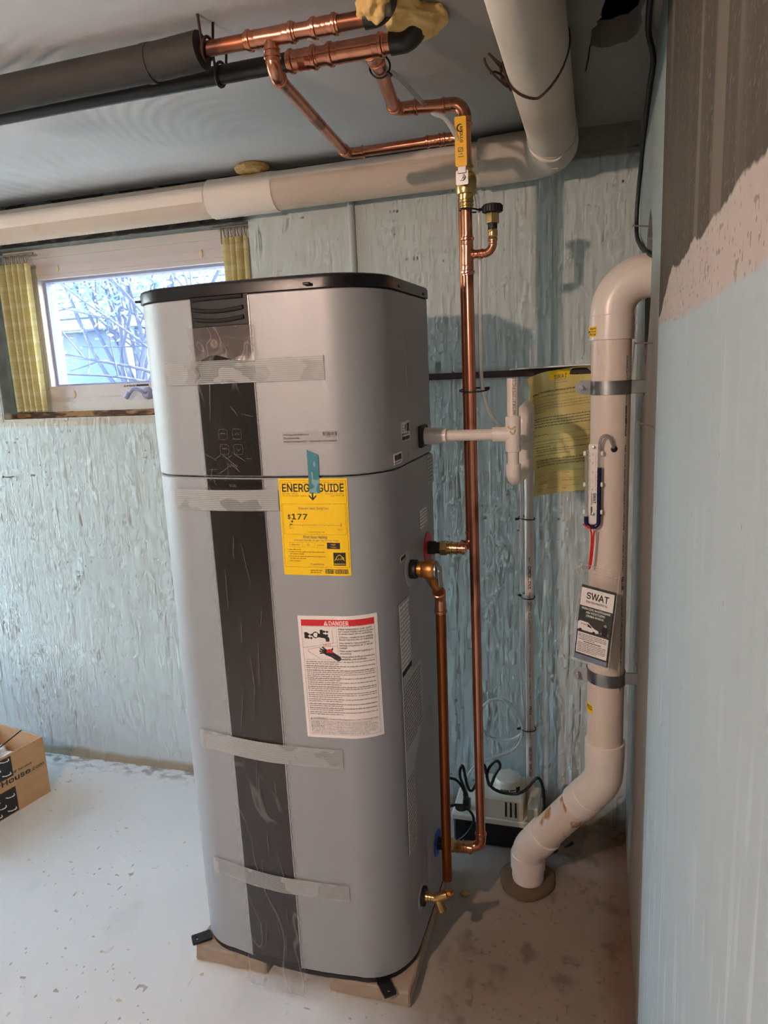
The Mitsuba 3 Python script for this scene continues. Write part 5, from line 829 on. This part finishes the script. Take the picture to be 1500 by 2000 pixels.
sh = Sheet(planar([MX - 0.011, my - 0.0016, 1.118], [1, 0, 0], [0, 0, 1]))
for i in range(24): sh.rect(0.002, 0.082 + i * 0.0037, 0.0022 + 0.0012 * (i % 6 == 0), 0.0006, 'k'); sh.rect(0.0155, 0.082 + i * 0.0037, 0.0022, 0.0006, 'k')
for i, q in enumerate('01234'): sh.text(q, 0.0095, 0.0805 + i * 0.0205, 0.0038, 'k', 'c')
tt = meshkit.text_mesh('SWAT', 0.0062, 0.0003, True); tt.apply_transform(trimesh.transformations.rotation_matrix(-math.pi / 2, [0, 0, 1])); b = tt.bounds; tt.apply_translation([0.011 - b[0][0], 0.074 - b[1][1], 0.0006]); sh.add(tt, 'k'); tt = meshkit.text_mesh('ENVIRONMENTAL', 0.0024, 0.0003, True); tt.apply_transform(trimesh.transformations.rotation_matrix(-math.pi / 2, [0, 0, 1])); b = tt.bounds; tt.apply_translation([0.0065 - b[0][0], 0.074 - b[1][1], 0.0006]); sh.add(tt, 's'); sh.rect(0.006, 0.022, 0.004, 0.020, 's'); sh.emit(sc, INK)
put('acrylic_tube', sweep(fillet([[MX - 0.0145, my - 0.004, 1.292], [MX - 0.0145, my - 0.004, 1.112], [MX + 0.0135, my - 0.004, 1.112], [MX + 0.0135, my - 0.004, 1.29]], 0.013, 12), 0.0046, 14), 'mat_acrylic', MN, smooth=True)
put('blue_liquid', sweep(fillet([[MX - 0.0145, my - 0.004, 1.137], [MX - 0.0145, my - 0.004, 1.112], [MX + 0.0135, my - 0.004, 1.112], [MX + 0.0135, my - 0.004, 1.252]], 0.013, 12), 0.0050, 14), 'mat_blueliquid', MN, smooth=30, label='dark blue gauge liquid')
for z in (1.285, 1.213, 1.148):
    for x in (MX + 0.0185, MX - 0.0195): put('clip', cbox(x - 0.003, x + 0.003, my - 0.008, my, z - 0.005, z + 0.005, 0.001), 'mat_white', MN, smooth=False)
for z in (1.298, 1.142): put('screw', lathe([MX + 0.001, my - 0.0014, z], [0, -1, 0], [(0, 0.004), (0.0015, 0.0038), (0.0022, 0.002)], 16), 'mat_steel', MN)
put('hose', sweep(spline([(MX + 0.0135, my - 0.004, 1.280), (MX + 0.0135, my - 0.005, 1.300), (MX + 0.018, my - 0.012, 1.322), (MX + 0.028, my - 0.012, 1.326), (MX + 0.038, my - 0.006, 1.314), (MX + 0.0445, my + 0.004, 1.296)], 40), 0.0036, 12), 'mat_vinyl_grey', MN, smooth=True)
put('grommet', lathe([MX + 0.0445, my + 0.008, 1.293], [0.3, -1, 0], [(0, 0.0075), (0.003, 0.0075), (0.0045, 0.0055), (0.0047, 0.002)], 18), 'mat_blackrub', MN)
put('red_tie', cat(sweep(spline([(MX - 0.014, my - 0.006, 1.116), (MX - 0.005, my - 0.010, 1.108), (MX - 0.003, my - 0.009, 1.06), (MX - 0.006, my - 0.006, 1.012)], 24), 0.0021, 8), sweep(spline([(MX + 0.004, my - 0.009, 1.104), (MX + 0.001, my - 0.010, 1.07), (MX - 0.002, my - 0.008, 1.03), (MX - 0.007, my - 0.006, 1.010)], 24), 0.0021, 8), rod([MX - 0.022, my - 0.006, 1.119], [MX - 0.008, my - 0.009, 1.110], 0.0018, 8)), 'mat_red_cord', MN, smooth=True, label='red rubber tie')
# the manual in a clear pouch on the vent pipe
MB = thing('manual', 'small manual booklet in a clear pouch on the vent pipe', 'booklet')
o = V(-0.0500, 1.692, 0.785); u = V(0.0760, -0.034, -0.0075); vv = V(0.0105, 0.0, 0.187); vv = vv - unit(u) * (unit(u) @ vv)
bw, bh = float(np.linalg.norm(u)), float(np.linalg.norm(vv)); fr = planar(o, u, vv)
k = put('cover', xf(extrude(sbox(0, 0, bw, bh), 0.004), frame(o - 0.004 * np.cross(unit(u), unit(vv)), u, vv)), 'mat_brochure_green', MB, smooth=False)
sh = Sheet(fr); E0 = -0.0004
sh.rect(0.001, 0.137, bw - 0.002, 0.045, 'w', 0.0001, 0.0004); sh.text('SWAT', bw / 2 + 0.001, 0.157, 0.0155, 'k', 'c', width=0.055, bold=True, d0=0.0004); sh.text('ENVIRONMENTAL', bw / 2 + 0.001, 0.1465, 0.0050, 's', 'c', width=0.054, bold=True, d0=0.0004)
sh.poly(Polygon([(0.0435, 0.1575), (0.0500, 0.1575), (0.0467, 0.1635)]), 't', 0.0004, 0.0008)
for i, (q, w) in enumerate((('OPERATION, MAINTENANCE', 0.072), ('AND MONITORING', 0.048), ('(OM&M) MANUAL', 0.045))): sh.text(q, bw / 2, 0.1285 - i * 0.0085, 0.0050, 'w', 'c', width=w, bold=True, d0=0.0002)
sh.rect(0.001, 0.072, bw - 0.002, 0.035, 'p', 0.0001, 0.0003)
van = Polygon([(0.001, 0.0755), (0.001, 0.0945), (0.006, 0.0985), (0.026, 0.0975), (0.035, 0.0905), (0.043, 0.0855), (0.053, 0.0835), (0.0555, 0.0775), (0.050, 0.0755)]); sh.poly(van, 'w', 0.0003, 0.0005); sh.poly(Polygon([(0.0255, 0.0945), (0.0255, 0.0875), (0.038, 0.0855), (0.033, 0.0905)]), 'k', 0.0005, 0.0007)
for x in (0.009, 0.043): sh.poly(Point(x, 0.0755).buffer(0.0035), 'k', 0.0005, 0.0007)
sh.text('SWAT', 0.0085, 0.089, 0.004, 's', d0=0.0005); sh.poly(Polygon([(0.063, 0.074), (0.0615, 0.094), (0.066, 0.0965), (0.072, 0.0965), (0.0765, 0.094), (0.075, 0.074)]), 'k', 0.0003, 0.0005); sh.poly(Point(0.069, 0.1005).buffer(0.0035), 'h', 0.0003, 0.0005)
for x in (0.0605, 0.0775): sh.poly(sbox(x - 0.001, 0.077, x + 0.001, 0.082), 'h', 0.0003, 0.0005)
sh.rect(0.003, 0.0165, bw - 0.006, 0.053, 'w', 0.0001, 0.0004)
sh.rows(0.006, 0.0645, bw - 0.013, 4, 0.0042, 0.0014, 's', .6); sh.rect(bw / 2 - 0.022, 0.0465, 0.044, 0.0022, 's'); sh.rows(0.006, 0.0420, bw - 0.013, 6, 0.0042, 0.0014, 's', .7); sh.rect(0.001, 0.001, bw - 0.002, 0.011, 'u', 0.0001, 0.0003); sh.rows(0.022, 0.0055, 0.032, 1, 0.004, 0.0014, 's', 1)
sh.emit(k, {**INK, 't': 'mat_brochure_teal', 'p': 'mat_brochure_photo', 'h': 'mat_skin_print', 'u': 'mat_brochure_blue'})
put('pouch', xf(extrude(sbox(-0.006, -0.006, bw + 0.006, bh + 0.052).difference(sbox(-0.004, 0.0, bw + 0.004, bh + 0.05)).union(sbox(-0.004, bh + 0.036, bw + 0.004, bh + 0.0375)), 0.0008), frame(o + 0.0016 * np.cross(unit(u), unit(vv)), u, vv)), 'mat_acrylic', MB, smooth=False, label='clear plastic pouch edge')
# black cable down the corner, nails
t = put('black_cable', sweep(spline([(0.060, 0.9, 2.102), (0.074, 1.35, 2.102), (0.080, 1.58, 2.102), (0.083, 1.60, 2.094), (0.092, 1.63, 2.075), (0.094, 1.72, 2.055), (0.0955, 1.92, 2.02), (0.0945, 2.06, 1.965), (0.090, 2.095, 1.89), (0.089, 2.09, 1.825), (0.091, 1.98, 1.775), (0.0945, 1.85, 1.742), (0.098, 1.755, 1.722), (0.108, 1.69, 1.706), (0.140, 1.66, 1.69)], 160), 0.0055, 12), 'mat_cable', label='black cable hanging in the right corner into the pipe hole', category='cable', smooth=True)
for i, (y, z, dx, dz, lab) in enumerate(((1.675, 1.762, -0.036, 0.004, 'bent nail in the right wall beside the black cable'), (1.515, 1.523, -0.034, 0.0, 'nail in the right wall beside the top of the vent pipe'), (1.41, 1.366, -0.028, 0.012, 'bent nail low on the right wall beside the yellow paper'))):
    xs = XR if y > 1.31 else XR - 0.006
    put('nail', cat(rod([xs + 0.006, y, z], [xs + dx, y - 0.01, z + dz], 0.0017, 8), lathe([xs + dx, y - 0.01, z + dz], [dx, 0, dz], [(0, 0.0042), (0.0012, 0.0042)], 12)), 'mat_hookgrey', label=lab, category='nail', group='nails in the walls')
put('nail', cat(sweep(spline([(-2.135, YW + 0.004, 1.158), (-2.128, YW - 0.03, 1.160), (-2.145, YW - 0.036, 1.162)], 14), 0.0022, 8), lathe([-2.145, YW - 0.036, 1.162], [-1, -.2, .1], [(0, 0.005), (0.0015, 0.005)], 12)), 'mat_hookgrey', label='bent painted nail in the back wall under the window', category='nail', group='nails in the walls')

# ------------------------------------------------------------------ on the back wall
put('ledge_board', cbox(-0.80, -0.02, YW - 0.020, YW + 0.001, 1.455, 1.474, 0.0015), 'mat_wood_dark', label='thin dark wooden strip across the back wall', category='board', smooth=False)
m = cbox(-0.245, -0.010, YW - 0.085, YW - 0.002, 1.4755, 1.4795, 0.001).subdivide_to_size(0.02); v = m.vertices; v[:, 2] += 0.004 * np.clip((v[:, 0] + 0.245) / 0.2, 0, 1); m.vertices = v
put('pale_sheet', m, 'mat_white', label='thin pale sheet lying on the dark strip by the vent pipe', category='sheet', smooth=False)
put('conduit', cat(rod([-0.722, YW - 0.007, 0.0], [-0.722, YW - 0.007, 2.02], 0.0105, 18)), 'mat_conduit', label='slim painted conduit up the back wall behind the heater', category='conduit')
PW, PH = 0.193, 0.362
pn = 40
def paper_f(p):
    p = np.asarray(p); x, y, d = p[:, 0], p[:, 1], p[:, 2]
    curl = np.clip(1 - x / 0.075, 0, 1) ** 2; edge = 0.012 * np.sin(y / PH * 9.0) * curl
    wx = -0.206 + x + edge + 0.016 * (PH - y) / PH * (1 - x / PW) ; wz = 1.098 + 0.022 * x / PW + y - 0.012 * curl * (y / PH)
    wy = YW - 0.008 - 0.018 * curl * (0.5 + 0.5 * np.sin(y / PH * 8 + 1)) - 0.014 * (y / PH) ** 3 - 0.003 * np.sin(x * 45 + y * 12) * 1 - d
    return np.stack([wx, wy, wz], -1)
b = extrude(sbox(0, 0, PW, PH), 0.0005).subdivide_to_size(0.008); b.vertices = paper_f(b.vertices)
YP = put('warranty_sheet', b, 'mat_yellow_paper', label='yellow warranty sheet hanging on the wall behind the vent pipe', category='paper', smooth=30)
sh = Sheet(paper_f, 0.012)
sh.poly(sbox(0.068, 0.336, 0.125, 0.361), 'y', 0.0006, 0.0008); sh.text('SWAT', 0.099, 0.337, 0.011, 's', 'c', width=0.036, bold=True, d0=0.0009); sh.text('ENVIRONMENTAL, INC.', 0.099, 0.331, 0.003, 'g', 'c', width=0.036); sh.rows(0.082, 0.325, 0.036, 1, .004, .0014, 'g', 1)
sh.text('WARRANTY FOR UNDERSLAB / MEMBRANE RADON MITIGATION SYSTEM', 0.010, 0.302, 0.0048, 'k', width=0.176, bold=True)
sh.text('S.W.A.T. Environmental guarantees the Radon Mitigation System installed', 0.010, 0.291, 0.0036, 's', width=0.178)
sh.rect(0.012, 0.281, 0.085, 0.0005, 's'); sh.text('on', 0.102, 0.281, 0.0034, 's'); sh.rect(0.108, 0.281, 0.06, 0.0005, 's')
sh.text('to be installed in accordance with the current State and Local Building Code', 0.010, 0.270, 0.0036, 's', width=0.178); sh.text('International Residential Code (IRC) as applicable for the type of installation. All work', 0.010, 0.262, 0.0036, 's', width=0.180); sh.text('has been applied in accordance with applicable American Standard for Testing and', 0.010, 0.254, 0.0036, 's', width=0.180); sh.text('EPA no higher (4.0 pCi/L).', 0.010, 0.246, 0.0036, 's', width=0.045)
for i in range(4): sh.rows(0.010, 0.228 - i * 0.0082, 0.178, 1, .005, .0022, 's', 1)
sh.text('(EPA).', 0.010, 0.193, 0.0036, 's'); sh.text('TECHNICIANS NOTES:', 0.010, 0.177, 0.0042, 'k', width=0.05); sh.rect(0.062, 0.177, 0.125, 0.0006, 's')
for y in (0.160, 0.151): sh.rect(0.010, y, 0.178, 0.0008, 's')
sh.rows(0.018, 0.142, 0.045, 1, .005, .0018, 's', 1); sh.rows(0.022, 0.134, 0.160, 2, .006, .0018, 's', .7); sh.rows(0.014, 0.119, 0.110, 1, .006, .0016, 's', 1)
sh.text('I HAVE READ AND UNDERSTAND ALL THE PROVISIONS OF THIS WARRANTY.', 0.013, 0.102, 0.0044, 'k', width=0.176, bold=True); sh.text('I RECOGNIZE THAT THE CHARGE FOR THE INSTALLATION REFLECTS IN', 0.013, 0.094, 0.0044, 'k', width=0.176, bold=True); sh.text('PART, ON MY ACCEPTANCE OF THE TERMS IN THIS LIMITED WARRANTY.', 0.013, 0.086, 0.0044, 'k', width=0.176, bold=True)
for i, (a, b2_) in enumerate((('Purchaser', 'Installer'), ('Printed Name', 'Printed Name'), ('Date', 'Date'))):
    y = 0.064 - i * 0.023; sh.rect(0.015, y, 0.07, 0.0006, 's'); sh.rect(0.098, y + 0.001, 0.09, 0.0006, 's'); sh.text(a, 0.015, y - 0.0075, 0.0042, 's'); sh.text(b2_, 0.098, y - 0.0065, 0.0042, 's')
sh.emit(YP, INK)
# curtains
def curtain(x0, x1, z0, z1, y, n, amp, label, seed, lean=0.0):
    t = thing('curtain', label, 'curtain', 'yellow curtains at the window'); r = np.random.default_rng(seed); nx, nz = n * 14, 14; s = np.linspace(0, 1, nx); ph = s * n * 2 * math.pi + 0.8 * np.sin(s * 9 + seed); v = []
    for k in range(nz):
        f = k / (nz - 1); z = z0 + (z1 - z0) * f; x = x0 + (x1 - x0) * s * (0.94 + 0.06 * f) + lean * (1 - f); yy = y + amp * np.sin(ph) * (0.9 + 0.1 * math.sin(f * 3)); xx = x + amp * 0.6 * np.cos(ph) * 0.8
        v.append(np.c_[xx, yy, np.full(nx, z) + 0.003 * np.sin(ph)])
    v = np.concatenate(v); i, j = np.meshgrid(np.arange(nz - 1), np.arange(nx - 1), indexing='ij'); a = i * nx + j; f = np.concatenate([np.stack([a, a + 1, a + nx + 1], -1).reshape(-1, 3), np.stack([a, a + nx + 1, a + nx], -1).reshape(-1, 3)])
    put('fabric', trimesh.Trimesh(v, f, process=False), 'mat_curtain', t, smooth=True)
    for k in range(n): 
        q = (k + 0.5) / n; X = x0 + (x1 - x0) * q; put('hook', cat(sweep([[X - 0.008, y, z1 - 0.02], [X - 0.004, y - 0.006, z1 + 0.022], [X, y, z1 + 0.032], [X + 0.005, y - 0.006, z1 + 0.022], [X + 0.009, y, z1 - 0.02]], 0.0022, 6)), 'mat_hookgrey', t)
    put('rod', rod([x0 - 0.02, y, z1 + 0.03], [x1 + 0.02, y, z1 + 0.03], 0.004, 12), 'mat_hookgrey', t)
curtain(-2.105, -1.955, 1.402, 1.925, 2.205, 5, 0.014, 'yellow woven curtain bunched at the left side of the window', 1, 0.0)
curtain(-1.190, -1.092, 1.402, 1.938, 2.205, 4, 0.012, 'yellow woven curtain bunched at the right side of the window, behind the heater', 2)

# ------------------------------------------------------------------ cardboard box and the pebble
BX = thing('cardboard_box', 'open brown cardboard shipping box on the floor at the left', 'box')
bu, bv = unit(V(-0.21, -0.978, 0)), unit(V(-0.978, 0.21, 0)); bo = V(-1.950, 1.935, 0.0); BL, BW, BH = 0.42, 0.30, 0.224
def bxf(m): return xf(m, np.array([[bu[0], bv[0], 0, bo[0]], [bu[1], bv[1], 0, bo[1]], [0, 0, 1, 0], [0, 0, 0, 1.0]]))
def fixw(m): 
    m = m.copy(); m.invert() if np.linalg.det(np.array([bu, bv, [0, 0, 1]])) < 0 else None; return m
th = 0.005
put('carton', fixw(bxf(cat(cbox(0, BL, 0, th, 0, BH, 0.001), cbox(0, BL, BW - th, BW, 0, BH, 0.001), cbox(0, th, 0, BW, 0, BH, 0.001), cbox(BL - th, BL, 0, BW, 0, BH, 0.001), cbox(0, BL, 0, BW, 0, th)))), 'mat_cardboard', BX, smooth=False)
side_o = bo + bu * BL; fr = planar(side_o, -bu, [0, 0, 1])
sh = Sheet(fr); xr = BL      # print on the long side that faces right; x runs towards the far corner
sh.text('.com', xr - 0.011, 0.118, 0.0145, 'k', 'r', width=0.052); sh.text('SupplyHouse', xr - 0.066, 0.118, 0.019, 'k', 'r', width=0.235, bold=True); sh.text('Real Service', xr - 0.058, 0.147, 0.0085, 'k', 'r', width=0.088)
sh.emit(BX, INK)
for z0, z1, x1 in ((0.140, 0.216, 0.290), (0.004, 0.098, 0.290)):
    q = extrude(sbox(0.0, z0, x1, z1), 0.0008); q.vertices = fr(np.asarray(q.vertices)); k = put('black_tape', q, 'mat_tape_black', BX, smooth=False, label='black printed packing tape')
    sh = Sheet(fr)
    for i in range(5):
        for j in range(3):
            x, z = 0.03 + i * 0.055 + 0.02 * (j % 2), z0 + 0.012 + j * 0.026
            if z + 0.01 < z1 and x + 0.035 < x1: sh.poly(LineString([(x + 0.032 * t, z + 0.009 - 0.007 * math.sin(math.pi * (0.15 + 0.7 * t)) - 0.006 * t) for t in np.linspace(0, 1, 7)]).buffer(0.0013).union(LineString([(x + 0.030, z + 0.006), (x + 0.033, z - 0.001), (x + 0.026, z - 0.003)]).buffer(0.001)), 'w', 0.0009, 0.0012)
    sh.emit(k, INK)
def inbox(m): return fixw(bxf(m))
def blob(c, size, seed, amp=0.5):
    m = trimesh.creation.icosphere(4, 1.0); v = m.vertices * np.array(size); v += m.vertices * (meshkit.fbm(m.vertices * 3 + seed, 3, seed)[:, None] - 0.5) * min(size) * amp * 2; v = np.clip(v + np.array(c), [th + 0.001, th + 0.001, th + 0.001], [BL - th - 0.001, BW - th - 0.001, 1]); m.vertices = v; return inbox(m)
put('plastic_bag', blob((0.15, 0.14, 0.095), (0.14, 0.125, 0.088), 4), 'mat_plastic_bag', label='crumpled clear plastic bag inside the cardboard box', category='bag')
q = xf(extrude(sbox(-0.05, -0.02, 0.05, 0.02), 0.001), np.array([[1, 0, 0, 0.085], [0, 0, -1, BW - th - 0.0012], [0, 1, 0, 0.178], [0, 0, 0, 1.0]])); k = put('shipping_label', inbox(q), 'mat_white', BX, smooth=False, label='white paper label')
put('black_rod', rod(bo + bu * 0.27 + bv * 0.06 + V(0, 0, 0.195), bo + bu * 0.03 + bv * 0.075 + V(0, 0, 0.248), 0.0022, 8), 'mat_cord', label='thin black rod sticking out of the cardboard box', category='rod')
m = trimesh.creation.icosphere(3, 1.0); v = m.vertices * V(0.014, 0.010, 0.009); v += m.vertices * (meshkit.fbm(m.vertices * 2, 3)[:, None] - 0.5) * 0.006; v[:, 2] = np.maximum(v[:, 2], -0.006); m.vertices = v + V(-0.350, 1.765, 0.0055); put('foam_crumb', m, 'mat_stone', label='small yellowish crumb on the floor near the drain valve', category='crumb')
